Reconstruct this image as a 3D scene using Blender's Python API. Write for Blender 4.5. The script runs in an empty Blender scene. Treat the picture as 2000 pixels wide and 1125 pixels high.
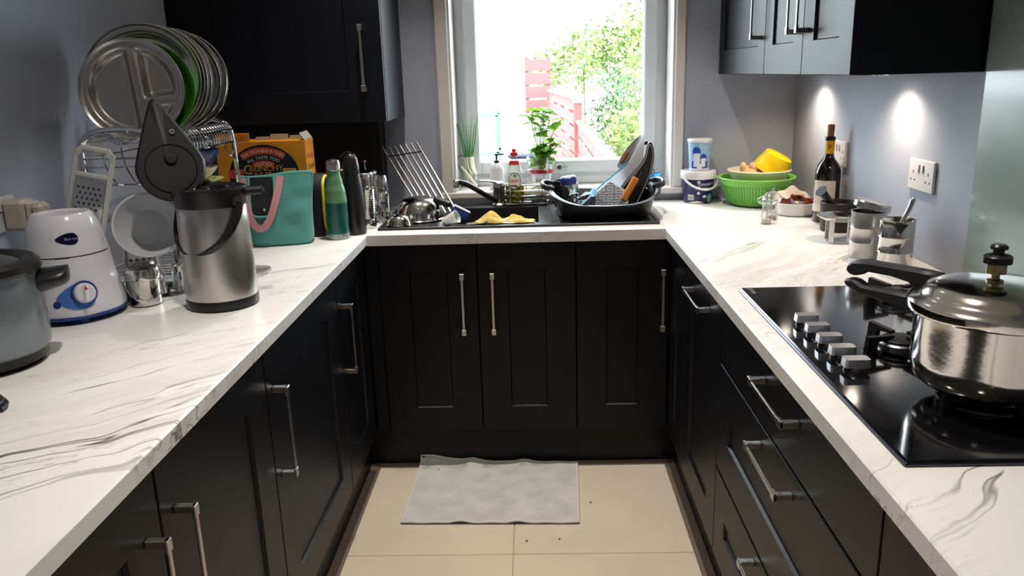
import bpy, bmesh, math, random
from mathutils import Matrix, Vector, Quaternion
PI = math.pi
sc = bpy.context.scene
C = sc.collection
random.seed(7)

# ------------------------------------------------------------------ camera
cam_d = bpy.data.cameras.new('camera'); cam_d.sensor_width = 36.0; cam_d.lens = 1558.83 / 2000 * 36
cam_d.clip_start = 0.05; cam_d.clip_end = 200
cam = bpy.data.objects.new('camera', cam_d); C.objects.link(cam); sc.camera = cam
def cam_axes(yaw, pitch, roll):
    f = Vector((-math.sin(yaw) * math.cos(pitch), math.cos(yaw) * math.cos(pitch), -math.sin(pitch)))
    r = Vector((math.cos(yaw), math.sin(yaw), 0)); u = r.cross(f)
    return math.cos(roll) * r + math.sin(roll) * u, -math.sin(roll) * r + math.cos(roll) * u, f
_r, _u, _f = cam_axes(0.0325, 0.2631, -0.0301)
cam.matrix_world = Matrix(((_r.x, _u.x, -_f.x, 0.4904), (_r.y, _u.y, -_f.y, -2.7254), (_r.z, _u.z, -_f.z, 1.4447), (0, 0, 0, 1)))

# ------------------------------------------------------------------ world and exposure
w = bpy.data.worlds.new('sky'); sc.world = w; w.use_nodes = True
bg = w.node_tree.nodes['Background']; bg.inputs[0].default_value = (0.82, 0.93, 1.0, 1); bg.inputs[1].default_value = 12.0; w.cycles.sampling_method = 'MANUAL'; w.cycles.sample_map_resolution = 256
sc.view_settings.view_transform = 'Standard'; sc.view_settings.look = 'None'
sc.view_settings.gamma = 1.0; sc.view_settings.use_curve_mapping = False
sc.view_settings.exposure = 0.0
sc.cycles.use_denoising = True
sc.cycles.max_bounces = 6; sc.cycles.diffuse_bounces = 2; sc.cycles.glossy_bounces = 3; sc.cycles.transmission_bounces = 4; sc.cycles.transparent_max_bounces = 10
sc.cycles.use_adaptive_sampling = True; sc.cycles.adaptive_threshold = 0.035; sc.cycles.adaptive_min_samples = 16
sc.cycles.caustics_reflective = False; sc.cycles.caustics_refractive = False
sc.cycles.sample_clamp_indirect = 12.0

# room numbers (metres)
XLW, XRW, YB, YN, ZC = -0.80, 1.557, 0.635, -4.1, 2.42
XL, XR, ZT, TH = -0.102, 0.939, 0.91, 0.037     # worktop front edges, top, thickness
DOWN = 5.0          # watts of each ceiling downlight
UNDER = 1.25          # watts of each light under the wall cabinet

# ------------------------------------------------------------------ helpers: materials
def lin(c):
    c = c / 255.0
    return c / 12.92 if c <= 0.04045 else ((c + 0.055) / 1.055) ** 2.4
def S(r, g, b): return (lin(r), lin(g), lin(b))
MATS = {}
def P(name, col, rough=0.5, metal=0.0, var=0.0, vscale=20.0, bump=0.0, bscale=60.0, coat=0.0, trans=0.0, ior=1.45, emit=None, estr=0.0,
      sheen=0.0, spec=0.5, alpha=1.0, sss=0.0, rvar=0.0, stretch=None, aniso=0.0):
    if name in MATS: return MATS[name]
    m = bpy.data.materials.new(name); m.use_nodes = True; MATS[name] = m
    nt = m.node_tree; b = nt.nodes['Principled BSDF']
    b.inputs['Base Color'].default_value = (*col, 1); b.inputs['Roughness'].default_value = rough
    b.inputs['Metallic'].default_value = metal; b.inputs['IOR'].default_value = ior
    b.inputs['Transmission Weight'].default_value = trans; b.inputs['Coat Weight'].default_value = coat
    b.inputs['Coat Roughness'].default_value = 0.08; b.inputs['Specular IOR Level'].default_value = spec
    b.inputs['Alpha'].default_value = alpha; b.inputs['Anisotropic'].default_value = aniso
    if sheen: b.inputs['Sheen Weight'].default_value = sheen
    if emit: b.inputs['Emission Color'].default_value = (*emit, 1); b.inputs['Emission Strength'].default_value = estr
    if sss:
        b.inputs['Subsurface Weight'].default_value = sss; b.inputs['Subsurface Radius'].default_value = (0.01, 0.01, 0.01)
    def noise(scale, detail=4):
        tc = nt.nodes.new('ShaderNodeTexCoord'); mp = nt.nodes.new('ShaderNodeMapping')
        if stretch: mp.inputs['Scale'].default_value = stretch
        nt.links.new(tc.outputs['Object'], mp.inputs[0])
        n = nt.nodes.new('ShaderNodeTexNoise'); n.inputs['Scale'].default_value = scale; n.inputs['Detail'].default_value = detail
        nt.links.new(mp.outputs[0], n.inputs['Vector']); return n
    if var:
        n = noise(vscale); r = nt.nodes.new('ShaderNodeValToRGB')
        r.color_ramp.elements[0].position = 0.32; r.color_ramp.elements[1].position = 0.68
        r.color_ramp.elements[0].color = (*[max(0, c * (1 - var)) for c in col], 1)
        r.color_ramp.elements[1].color = (*[min(1, c * (1 + var)) for c in col], 1)
        nt.links.new(n.outputs['Fac'], r.inputs[0]); nt.links.new(r.outputs[0], b.inputs['Base Color'])
    if rvar:
        n = noise(vscale); mr = nt.nodes.new('ShaderNodeMapRange')
        mr.inputs['To Min'].default_value = max(0.02, rough - rvar); mr.inputs['To Max'].default_value = rough + rvar
        nt.links.new(n.outputs['Fac'], mr.inputs['Value']); nt.links.new(mr.outputs[0], b.inputs['Roughness'])
    if bump:
        n = noise(bscale, 6); bp = nt.nodes.new('ShaderNodeBump'); bp.inputs['Strength'].default_value = bump
        bp.inputs['Distance'].default_value = 0.01
        nt.links.new(n.outputs['Fac'], bp.inputs['Height']); nt.links.new(bp.outputs[0], b.inputs['Normal'])
    return m

def marble(name, ang=42):
    m = bpy.data.materials.new(name); m.use_nodes = True; nt = m.node_tree; b = nt.nodes['Principled BSDF']
    N = nt.nodes.new; L = nt.links.new
    geo = N('ShaderNodeNewGeometry'); mp = N('ShaderNodeMapping'); mp.vector_type = 'POINT'
    mp.inputs['Rotation'].default_value = (0, 0, math.radians(-ang)); L(geo.outputs['Position'], mp.inputs[0])
    warp = N('ShaderNodeTexNoise'); warp.inputs['Scale'].default_value = 3.0; warp.inputs['Detail'].default_value = 3
    L(mp.outputs[0], warp.inputs['Vector'])
    sub = N('ShaderNodeVectorMath'); sub.operation = 'SUBTRACT'; sub.inputs[1].default_value = (0.5, 0.5, 0.5)
    L(warp.outputs['Color'], sub.inputs[0])
    scl = N('ShaderNodeVectorMath'); scl.operation = 'MULTIPLY'; scl.inputs[1].default_value = (0.05, 0.16, 0.05); L(sub.outputs[0], scl.inputs[0])
    add = N('ShaderNodeVectorMath'); add.operation = 'ADD'; L(mp.outputs[0], add.inputs[0]); L(scl.outputs[0], add.inputs[1])
    def vein(sc_xyz, scale, width, mask_scale, mask_lo, mask_hi, detail=5, off=0.0):
        st = N('ShaderNodeMapping'); st.inputs['Scale'].default_value = sc_xyz; st.inputs['Location'].default_value = (off, off * 0.7, 0)
        L(add.outputs[0], st.inputs[0])
        n = N('ShaderNodeTexNoise'); n.inputs['Scale'].default_value = scale; n.inputs['Detail'].default_value = detail; n.inputs['Roughness'].default_value = 0.6
        L(st.outputs[0], n.inputs['Vector'])
        s = N('ShaderNodeMath'); s.operation = 'SUBTRACT'; s.inputs[1].default_value = 0.5; L(n.outputs['Fac'], s.inputs[0])
        a = N('ShaderNodeMath'); a.operation = 'ABSOLUTE'; L(s.outputs[0], a.inputs[0])
        r = N('ShaderNodeMapRange'); r.inputs['From Min'].default_value = 0.0; r.inputs['From Max'].default_value = width
        r.inputs['To Min'].default_value = 1.0; r.inputs['To Max'].default_value = 0.0; L(a.outputs[0], r.inputs['Value'])
        k = N('ShaderNodeTexNoise'); k.inputs['Scale'].default_value = mask_scale; k.inputs['Detail'].default_value = 2
        st2 = N('ShaderNodeMapping'); st2.inputs['Scale'].default_value = (0.5, 1.3, 1); st2.inputs['Location'].default_value = (3.1 + off, 1.7, 0); L(add.outputs[0], st2.inputs[0]); L(st2.outputs[0], k.inputs['Vector'])
        kr = N('ShaderNodeMapRange'); kr.inputs['From Min'].default_value = mask_lo; kr.inputs['From Max'].default_value = mask_hi; L(k.outputs['Fac'], kr.inputs['Value'])
        mu = N('ShaderNodeMath'); mu.operation = 'MULTIPLY'; L(r.outputs[0], mu.inputs[0]); L(kr.outputs[0], mu.inputs[1])
        return mu.outputs[0]
    v1 = vein((0.38, 5.2, 3), 2.1, 0.016, 2.6, 0.49, 0.62, 3)
    v2 = vein((0.9, 9.0, 5), 3.1, 0.011, 5.0, 0.50, 0.66, 5, 4.3)
    v3 = vein((0.6, 4.0, 3), 1.6, 0.09, 2.5, 0.42, 0.70, 4, 9.1)
    def mix(fac, a, bcol, k):
        mm = N('ShaderNodeMath'); mm.operation = 'MULTIPLY'; mm.inputs[1].default_value = k; L(fac, mm.inputs[0])
        x = N('ShaderNodeMix'); x.data_type = 'RGBA'; L(mm.outputs[0], x.inputs['Factor'])
        if isinstance(a, tuple): x.inputs['A'].default_value = (*a, 1)
        else: L(a, x.inputs['A'])
        x.inputs['B'].default_value = (*bcol, 1); return x.outputs['Result']
    base = S(236, 234, 231)
    c = mix(v3, base, S(196, 190, 184), 0.55)
    c = mix(v2, c, S(120, 106, 98), 0.70)
    c = mix(v1, c, S(70, 60, 56), 0.95)
    L(c, b.inputs['Base Color']); b.inputs['Roughness'].default_value = 0.34; b.inputs['Specular IOR Level'].default_value = 0.45
    return m

# ------------------------------------------------------------------ helpers: geometry
class MB:
    def __init__(s): s.v = []; s.f = []
    def add(s, v, f):
        o = len(s.v); s.v += [tuple(p) for p in v]; s.f += [tuple(i + o for i in q) for q in f]; return s
    def box(s, x0, x1, y0, y1, z0, z1, r=0.0):
        if r <= 0:
            v = [(x, y, z) for z in (z0, z1) for y in (y0, y1) for x in (x0, x1)]
            return s.add(v, [(0, 2, 3, 1), (4, 5, 7, 6), (0, 1, 5, 4), (2, 6, 7, 3), (0, 4, 6, 2), (1, 3, 7, 5)])
        r = min(r, (x1 - x0) * .49, (y1 - y0) * .49, (z1 - z0) * .49)
        v = []; idx = {}
        X, Y, Z = (x0, x1), (y0, y1), (z0, z1)
        for i in (0, 1):
            for j in (0, 1):
                for k in (0, 1):
                    sx, sy, sz = (1, -1)[i], (1, -1)[j], (1, -1)[k]
                    idx[i, j, k, 0] = len(v); v.append((X[i], Y[j] + sy * r, Z[k] + sz * r))
                    idx[i, j, k, 1] = len(v); v.append((X[i] + sx * r, Y[j], Z[k] + sz * r))
                    idx[i, j, k, 2] = len(v); v.append((X[i] + sx * r, Y[j] + sy * r, Z[k]))
        f = []
        g = lambda i, j, k, a: idx[i, j, k, a]
        for i in (0, 1):
            f.append((g(i, 0, 0, 0), g(i, 1, 0, 0), g(i, 1, 1, 0), g(i, 0, 1, 0)))
            f.append((g(0, i, 0, 1), g(1, i, 0, 1), g(1, i, 1, 1), g(0, i, 1, 1)))
            f.append((g(0, 0, i, 2), g(1, 0, i, 2), g(1, 1, i, 2), g(0, 1, i, 2)))
            for j in (0, 1):
                f.append((g(i, j, 0, 0), g(i, j, 1, 0), g(i, j, 1, 1), g(i, j, 0, 1)))
                f.append((g(i, 0, j, 0), g(i, 1, j, 0), g(i, 1, j, 2), g(i, 0, j, 2)))
                f.append((g(0, i, j, 1), g(1, i, j, 1), g(1, i, j, 2), g(0, i, j, 2)))
                for k in (0, 1): f.append((g(i, j, k, 0), g(i, j, k, 1), g(i, j, k, 2)))
        return s.add(v, f)
    def surf(s, fn, nu, nv, cu=False, cv=False):
        v = [fn(i / (nu if cu else nu - 1), j / (nv if cv else nv - 1)) for j in range(nv) for i in range(nu)]
        f = []
        for j in range(nv if cv else nv - 1):
            for i in range(nu if cu else nu - 1):
                a, b = i, (i + 1) % nu; c, d = j, (j + 1) % nv
                f.append((c * nu + a, c * nu + b, d * nu + b, d * nu + a))
        return s.add(v, f)
    def lathe(s, prof, seg=32, cx=0, cy=0, sx=1, sy=1, a0=0, a1=None):
        full = a1 is None; n = seg if full else seg + 1; v = []; rows = []
        for r, z in prof:
            if r <= 1e-9:
                rows.append([len(v)] * n); v.append((cx, cy, z))
            else:
                row = []
                for i in range(n):
                    t = a0 + (2 * PI if full else (a1 - a0)) * i / seg
                    row.append(len(v)); v.append((cx + r * sx * math.cos(t), cy + r * sy * math.sin(t), z))
                rows.append(row)
        f = []
        for A, B in zip(rows[:-1], rows[1:]):
            for i in range(seg):
                j = (i + 1) % n
                q = []
                for k in (A[i], A[j], B[j], B[i]):
                    if k not in q: q.append(k)
                if len(q) >= 3: f.append(tuple(q))
        return s.add(v, f)
    def tube(s, pts, r, seg=8, closed=False, flat=None):
        pts = [Vector(p) for p in pts]; n = len(pts); rs = list(r) if isinstance(r, (list, tuple)) else [r] * n
        if len(rs) != n:
            m_ = len(rs) - 1; rs = [rs[int(i * m_ / (n - 1))] + (rs[min(m_, int(i * m_ / (n - 1)) + 1)] - rs[int(i * m_ / (n - 1))]) * ((i * m_ / (n - 1)) % 1) for i in range(n)]
        tan = []
        for i in range(n):
            a = pts[(i - 1) % n] if (closed or i > 0) else pts[i]; b = pts[(i + 1) % n] if (closed or i < n - 1) else pts[i]
            tan.append((b - a).normalized())
        t0 = tan[0]; ref = Vector((0, 0, 1)) if abs(t0.z) < .9 else Vector((1, 0, 0))
        nrm = (ref - t0 * ref.dot(t0)).normalized(); v = []
        for i in range(n):
            if i:
                q = tan[i - 1].rotation_difference(tan[i]); nrm = (q @ nrm); nrm = (nrm - tan[i] * nrm.dot(tan[i])).normalized()
            bn = tan[i].cross(nrm)
            for k in range(seg):
                t = 2 * PI * k / seg
                fa = flat or 1.0
                v.append(pts[i] + nrm * (math.cos(t) * rs[i]) + bn * (math.sin(t) * rs[i] * fa))
        f = []
        for i in range(n if closed else n - 1):
            j = (i + 1) % n
            for k in range(seg):
                l = (k + 1) % seg; f.append((i * seg + k, i * seg + l, j * seg + l, j * seg + k))
        if not closed:
            f.append(tuple(range(seg))[::-1]); f.append(tuple((n - 1) * seg + k for k in range(seg)))
        return s.add(v, f)
    def prism(s, poly, h0, h1, fn=lambda x, y, h: (x, y, h)):
        n = len(poly); v = [fn(x, y, h0) for x, y in poly] + [fn(x, y, h1) for x, y in poly]
        f = [tuple(range(n))[::-1], tuple(range(n, 2 * n))] + [(i, (i + 1) % n, n + (i + 1) % n, n + i) for i in range(n)]
        return s.add(v, f)
    def ball(s, c, r, seg=16, rings=10, sx=1, sy=1, sz=1):
        o = len(s.v); s.lathe([(max(0, r * math.sin(PI * i / rings)) if 0 < i < rings else 0, -r * math.cos(PI * i / rings)) for i in range(rings + 1)], seg)
        for i in range(o, len(s.v)):
            x, y, z = s.v[i]; s.v[i] = (c[0] + x * sx, c[1] + y * sy, c[2] + z * sz)
        return s
    def ribbon(s, pts, wvec, th=0.0015):
        # strip of rectangular section along pts, wvec(i) half-width vector
        v = []; n = len(pts)
        P_ = [Vector(p) for p in pts]
        for i in range(n):
            t = (P_[min(i + 1, n - 1)] - P_[max(i - 1, 0)]).normalized(); wv = Vector(wvec(i)); nn = t.cross(wv).normalized() * th / 2
            v += [P_[i] - wv - nn, P_[i] + wv - nn, P_[i] + wv + nn, P_[i] - wv + nn]
        f = [(0, 1, 2, 3), tuple(4 * (n - 1) + k for k in (3, 2, 1, 0))]
        for i in range(n - 1):
            for k in range(4): f.append((4 * i + k, 4 * (i + 1) + k, 4 * (i + 1) + (k + 1) % 4, 4 * i + (k + 1) % 4))
        return s.add(v, f)
    def map(s, fn): s.v = [tuple(fn(*p)) for p in s.v]; return s
    def xf(s, M): s.v = [tuple(M @ Vector(p)) for p in s.v]; return s

def loop(pts, n=1):                      # closed Chaikin smoothing
    for _ in range(n):
        q = []
        for i in range(len(pts)):
            a, b = Vector(pts[i]), Vector(pts[(i + 1) % len(pts)]); q += [a * .75 + b * .25, a * .25 + b * .75]
        pts = q
    return pts
def smooth(pts, n=2):                    # open Chaikin smoothing
    pts = [Vector(p) for p in pts]
    for _ in range(n):
        q = [pts[0]]
        for a, b in zip(pts[:-1], pts[1:]): q += [a * .75 + b * .25, a * .25 + b * .75]
        pts = q + [pts[-1]]
    return pts

def mk(name, mb, mat, parent=None, angle=35, sm=True):
    me = bpy.data.meshes.new(name); me.from_pydata([tuple(p) for p in mb.v], [], mb.f)
    bm = bmesh.new(); bm.from_mesh(me); bmesh.ops.recalc_face_normals(bm, faces=bm.faces); bm.to_mesh(me); bm.free()
    if sm:
        me.polygons.foreach_set('use_smooth', [True] * len(me.polygons)); me.set_sharp_from_angle(angle=math.radians(angle))
    me.materials.append(mat); me.update()
    o = bpy.data.objects.new(name, me); C.objects.link(o)
    if parent: o.parent = parent
    return o
def tag(o, label, cat, group=None):
    o['label'] = label; o['category'] = cat
    if group: o['group'] = group
    return o
def thing(name, label, cat, loc=(0, 0, 0), rz=0.0, group=None):
    o = bpy.data.objects.new(name, None); o.empty_display_size = 0.05; C.objects.link(o); o.location = loc; o.rotation_euler = (0, 0, rz)
    return tag(o, label, cat, group)
def struct(o): o['kind'] = 'structure'; return o
def share(src, name, parent, mat4=None):
    o = bpy.data.objects.new(name, src.data); C.objects.link(o); o.parent = parent
    if mat4 is not None: o.matrix_local = mat4
    return o
def text(s, size, align='CENTER', sp=1.0):
    cu = bpy.data.curves.new('t', 'FONT'); cu.body = s; cu.size = size; cu.align_x = align; cu.align_y = 'CENTER'; cu.resolution_u = 3; cu.space_character = sp
    o = bpy.data.objects.new('t', cu); C.objects.link(o); dg = bpy.context.evaluated_depsgraph_get()
    me = bpy.data.meshes.new_from_object(o.evaluated_get(dg)); mb = MB()
    mb.add([tuple(v.co) for v in me.vertices], [tuple(p.vertices) for p in me.polygons])
    bpy.data.objects.remove(o); bpy.data.meshes.remove(me); bpy.data.curves.remove(cu); return mb
def cyl_wrap(mb, radius, z0, a_c, eps=0.0004):       # flat (x,y) drawing onto an upright cylinder; radius may be f(z)
    def fn(x, y, z):
        z_ = z0 + y; R = (radius(z_) if callable(radius) else radius) + eps; a = a_c + x / R
        return (R * math.cos(a), R * math.sin(a), z_)
    return mb.map(fn)
def subdivide_flat(mb, cut=0.008):                   # split long edges so a flat drawing can follow a curved wall
    bm = bmesh.new(); vs = [bm.verts.new(p) for p in mb.v]
    for f in mb.f:
        try: bm.faces.new([vs[i] for i in f])
        except ValueError: pass
    bmesh.ops.triangulate(bm, faces=bm.faces)
    for _ in range(6):
        es = [e for e in bm.edges if e.calc_length() > cut]
        if not es: break
        bmesh.ops.subdivide_edges(bm, edges=es, cuts=1)
        bmesh.ops.triangulate(bm, faces=bm.faces)
    bm.verts.index_update(); out = MB(); out.add([tuple(v.co) for v in bm.verts], [tuple(v.index for v in f.verts) for f in bm.faces]); bm.free(); return out
def rect(x0, x1, y0, y1): return MB().add([(x0, y0, 0), (x1, y0, 0), (x1, y1, 0), (x0, y1, 0)], [(0, 1, 2, 3)])
def poly(pts): return MB().add([(x, y, 0) for x, y in pts], [tuple(range(len(pts)))])
def ell(cx, cy, rx, ry, n=24, a0=0, a1=2 * PI):
    return [(cx + rx * math.cos(a0 + (a1 - a0) * i / n), cy + ry * math.sin(a0 + (a1 - a0) * i / n)) for i in range(n if a1 - a0 > 6.28 else n + 1)]
def T(x, y, z): return Matrix.Translation((x, y, z))
def Rx(a): return Matrix.Rotation(a, 4, 'X')
def Ry(a): return Matrix.Rotation(a, 4, 'Y')
def Rz(a): return Matrix.Rotation(a, 4, 'Z')

# ------------------------------------------------------------------ shared materials
M_NAVY = P('navy_satin_lacquer', (0.0022, 0.0030, 0.0060), 0.43, spec=0.34, rvar=0.02, vscale=8)
M_BLACKPANEL = P('black_matt_panel', (0.006, 0.006, 0.008), 0.6)
M_CHROME = P('brushed_nickel', (0.50, 0.48, 0.45), 0.28, 1.0)
M_CHROMEB = P('bright_chrome', (0.75, 0.75, 0.76), 0.10, 1.0)
M_STEEL = P('stainless_steel', (0.58, 0.56, 0.53), 0.25, 1.0, rvar=0.05, vscale=12)
M_STEELB = P('brushed_stainless_steel', (0.55, 0.53, 0.50), 0.32, 1.0, rvar=0.06, vscale=30, stretch=(6, 6, 0.3), aniso=0.4)
M_POL = P('polished_stainless_steel', (0.68, 0.66, 0.62), 0.13, 1.0, rvar=0.04, vscale=25)
M_BLACKPL = P('black_plastic', (0.012, 0.012, 0.013), 0.32, rvar=0.04)
M_BLACKM = P('black_matt_plastic', (0.014, 0.014, 0.016), 0.5)
M_WHITEPL = P('white_plastic', S(228, 228, 230), 0.28)
M_UPVC = P('white_upvc', S(232, 234, 236), 0.3)
M_TRIMW = P('white_gloss_paint', S(228, 224, 220), 0.35)
M_WALL = P('blue_grey_wall_paint', S(176, 183, 198), 0.62, var=0.02, vscale=6, bump=0.03, bscale=90)
M_WHITEC = P('ceiling_white_paint', S(238, 238, 236), 0.8, var=0.01)
M_MARBLE = marble('white_marble_laminate')
def thin_clear(name, tint=(.97, .98, .98), refl=.10, haze=.04):
    m = bpy.data.materials.new(name); m.use_nodes = True; nt = m.node_tree; nt.nodes.clear(); N = nt.nodes.new; L = nt.links.new
    out = N('ShaderNodeOutputMaterial'); tr = N('ShaderNodeBsdfTransparent'); tr.inputs[0].default_value = (*tint, 1)
    gl = N('ShaderNodeBsdfGlossy'); gl.inputs['Roughness'].default_value = .05; df = N('ShaderNodeBsdfDiffuse'); df.inputs[0].default_value = (.85, .87, .88, 1)
    lw = N('ShaderNodeLayerWeight'); lw.inputs[0].default_value = .45; mr = N('ShaderNodeMapRange'); mr.inputs['To Min'].default_value = refl * .5; mr.inputs['To Max'].default_value = .75; L(lw.outputs['Facing'], mr.inputs['Value'])
    a = N('ShaderNodeMixShader'); a.inputs[0].default_value = haze; L(tr.outputs[0], a.inputs[1]); L(df.outputs[0], a.inputs[2])
    b = N('ShaderNodeMixShader'); L(mr.outputs[0], b.inputs[0]); L(a.outputs[0], b.inputs[1]); L(gl.outputs[0], b.inputs[2]); L(b.outputs[0], out.inputs[0]); return m
M_GLASS = thin_clear('clear_glass'); M_CLEARP = thin_clear('clear_plastic_film', haze=.16, refl=.06)

# ================================================================== ROOM
# floor: screed + one object for each tile
fl = mk('floor', MB().box(XLW - .1, XRW + .1, YN - .1, YB, -0.06, -0.004), P('floor_grout', S(172, 158, 142), 0.85)); struct(fl)
M_TILE = P('beige_porcelain_tile', S(199, 184, 165), 0.42, var=0.045, vscale=3.2, bump=0.02, bscale=40, rvar=0.05)
TS, JX, JY = 0.6, 0.399, -0.545
tile0 = None
for i in range(-2, 3):
    for j in range(-6, 2):
        x0, y0 = JX + i * TS, JY + j * TS
        a0, a1, b0, b1 = max(x0, XLW), min(x0 + TS, XRW), max(y0, YN), min(y0 + TS, YB)
        if a1 - a0 < .02 or b1 - b0 < .02: continue
        full = (a1 - a0 > TS - 1e-6) and (b1 - b0 > TS - 1e-6)
        if full and tile0: share(tile0, 'floor_tile', fl, T(x0, y0, 0))
        else:
            g = .0013
            t = mk('floor_tile', MB().box(a0 - x0 + g, a1 - x0 - g, b0 - y0 + g, b1 - y0 - g, -.004, 0, .0012), M_TILE, fl); t.location = (x0, y0, 0)
            if full: tile0 = t
struct(mk('ceiling', MB().box(XLW - .1, XRW + .1, YN - .1, YB, ZC, ZC + .06), M_WHITEC))
struct(mk('wall_left', MB().box(XLW - .1, XLW, YN - .1, YB, -.06, ZC), M_WALL))
struct(mk('wall_right', MB().box(XRW, XRW + .1, YN - .1, YB, -.06, ZC), M_WALL))
struct(mk('wall_near', MB().box(XLW, XRW, YN - .1, YN, -.06, ZC), M_WALL))
# back wall with the window opening
WX0, WX1, WZ0, WZ1, YO = 0.15, 1.068, 0.94, 2.12, 0.92
b = MB()
b.box(XLW - .1, WX0, YB, YO, -.06, ZC); b.box(WX1, XRW + .1, YB, YO, -.06, ZC); b.box(WX0, WX1, YB, YO, -.06, WZ0); b.box(WX0, WX1, YB, YO, WZ1, ZC)
struct(mk('wall_back', b, M_WALL))
# glazed splashback panel behind the hob
tag(mk('splashback', MB().box(XRW - .008, XRW - .0005, -1.76, -.768, ZT + .002, 1.95, .0015), P('pale_green_glass_panel', S(160, 176, 170), 0.22, coat=0.3, bump=0.02, bscale=14)),
    'pale glossy splashback panel on the wall behind the black hob', 'splashback')

# window: reveal linings, architrave, board, frame, sash, glass, handle with key
win = bpy.data.objects.new('window_1', None); C.objects.link(win); struct(win)
b = MB(); b.box(WX0, WX0 + .012, .622, .80, WZ0 + .026, WZ1); mk('reveal_lining', b, M_TRIMW, win)
b = MB(); b.box(WX1 - .012, WX1, .622, .80, WZ0 + .026, WZ1); mk('reveal_lining', b, M_TRIMW, win)
b = MB(); b.box(WX0, WX1, .622, .80, WZ1 - .012, WZ1); mk('reveal_lining', b, M_TRIMW, win)
for x0, x1 in ((.102, WX0 + .004), (WX1 - .004, 1.104)):
    mk('architrave', MB().box(x0, x1, .612, YB - .0005, WZ0 + .026, 2.17, .004), M_TRIMW, win)
mk('architrave', MB().box(.102, 1.104, .612, YB - .0005, WZ1 - .004, 2.17, .004), M_TRIMW, win)
mk('window_board', MB().box(.098, 1.108, .604, .815, .940, .966, .004), M_TRIMW, win)
def frame(x0, x1, z0, z1, t, y0, y1, r, name, mat):
    for a in ((x0, x0 + t, z0, z1), (x1 - t, x1, z0, z1), (x0 + t, x1 - t, z0, z0 + t), (x0 + t, x1 - t, z1 - t, z1)):
        mk(name, MB().box(a[0], a[1], y0, y1, a[2], a[3], r), mat, win)
frame(WX0, WX1, .966, WZ1, .055, .80, .87, .004, 'frame_bar', M_UPVC)
frame(WX0 + .050, WX1 - .050, 1.016, WZ1 - .05, .058, .785, .85, .007, 'sash_bar', M_UPVC)
gm = bpy.data.materials.new('window_glass'); gm.use_nodes = True; nt = gm.node_tree; nt.nodes.clear()
o_ = nt.nodes.new('ShaderNodeOutputMaterial'); tr = nt.nodes.new('ShaderNodeBsdfTransparent'); gl = nt.nodes.new('ShaderNodeBsdfGlossy'); gl.inputs['Roughness'].default_value = 0.02
mx = nt.nodes.new('ShaderNodeMixShader'); 
mx.inputs[0].default_value = .035; nt.links.new(tr.outputs[0], mx.inputs[1]); nt.links.new(gl.outputs[0], mx.inputs[2]); nt.links.new(mx.outputs[0], o_.inputs[0])
mk('pane', MB().box(WX0 + .10, WX1 - .10, .815, .819, 1.066, WZ1 - .10), gm, win)
b = MB().lathe([(0, 0), (.011, 0), (.011, .006), (.008, .009), (0, .009)], 20).xf(T(.600, .785, 1.045) @ Rx(PI / 2)); mk('lock_escutcheon', b, P('dark_bronze', (.05, .045, .04), .35, .8), win)
b = MB().box(.598, .602, .760, .778, 1.043, 1.047, .0008); b.tube([(.600 + .011 * math.cos(t), .757 + .002 * math.sin(t), 1.045 + .011 * math.sin(t)) for t in [2 * PI * i / 14 for i in range(14)]], .0018, 6, True)
b.box(.605, .636, .772, .776, 1.040, 1.046, .001); mk('key', b, M_CHROME, win)
mk('blind_chain', MB().tube([(WX1 - .016, .70, 2.0), (WX1 - .016, .70, 1.30)], .0016, 6), M_WHITEPL, win)

# ================================================================== LIGHTS (real fittings)
M_LAMP = P('lamp_diffuser', (1, 1, 1), .4, emit=(1, .90, .78), estr=18)
def downlight(x, y, label):
    t = thing('downlight', label, 'light', (x, y, ZC), group='ceiling downlights')
    mk('bezel', MB().lathe([(.033, -.001), (.046, -.001), (.047, -.004), (.044, -.007), (.033, -.004), (.033, -.001)], 32), M_CHROMEB, t)
    mk('diffuser', MB().lathe([(0, -.0015), (.033, -.0015)], 32), M_LAMP, t)
    d = bpy.data.lights.new('downlight_lamp', 'AREA'); d.shape = 'DISK'; d.size = .065; d.energy = DOWN; d.color = (1, .925, .85); d.spread = math.radians(90)
    l = bpy.data.objects.new('downlight_lamp', d); C.objects.link(l); l.parent = t; l.location = (0, 0, -.012)
downlight(.03, -.08, 'round ceiling downlight nearest the window, over the left worktop edge')
downlight(.80, -.08, 'round ceiling downlight nearest the window, over the right worktop edge')
downlight(.03, -1.35, 'round ceiling downlight in the middle row, over the left worktop edge')
downlight(.80, -1.35, 'round ceiling downlight in the middle row, over the hob side')
downlight(.42, -2.65, 'round ceiling downlight above the open end of the kitchen')
downlight(.42, -3.60, 'round ceiling downlight furthest from the window')

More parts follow.
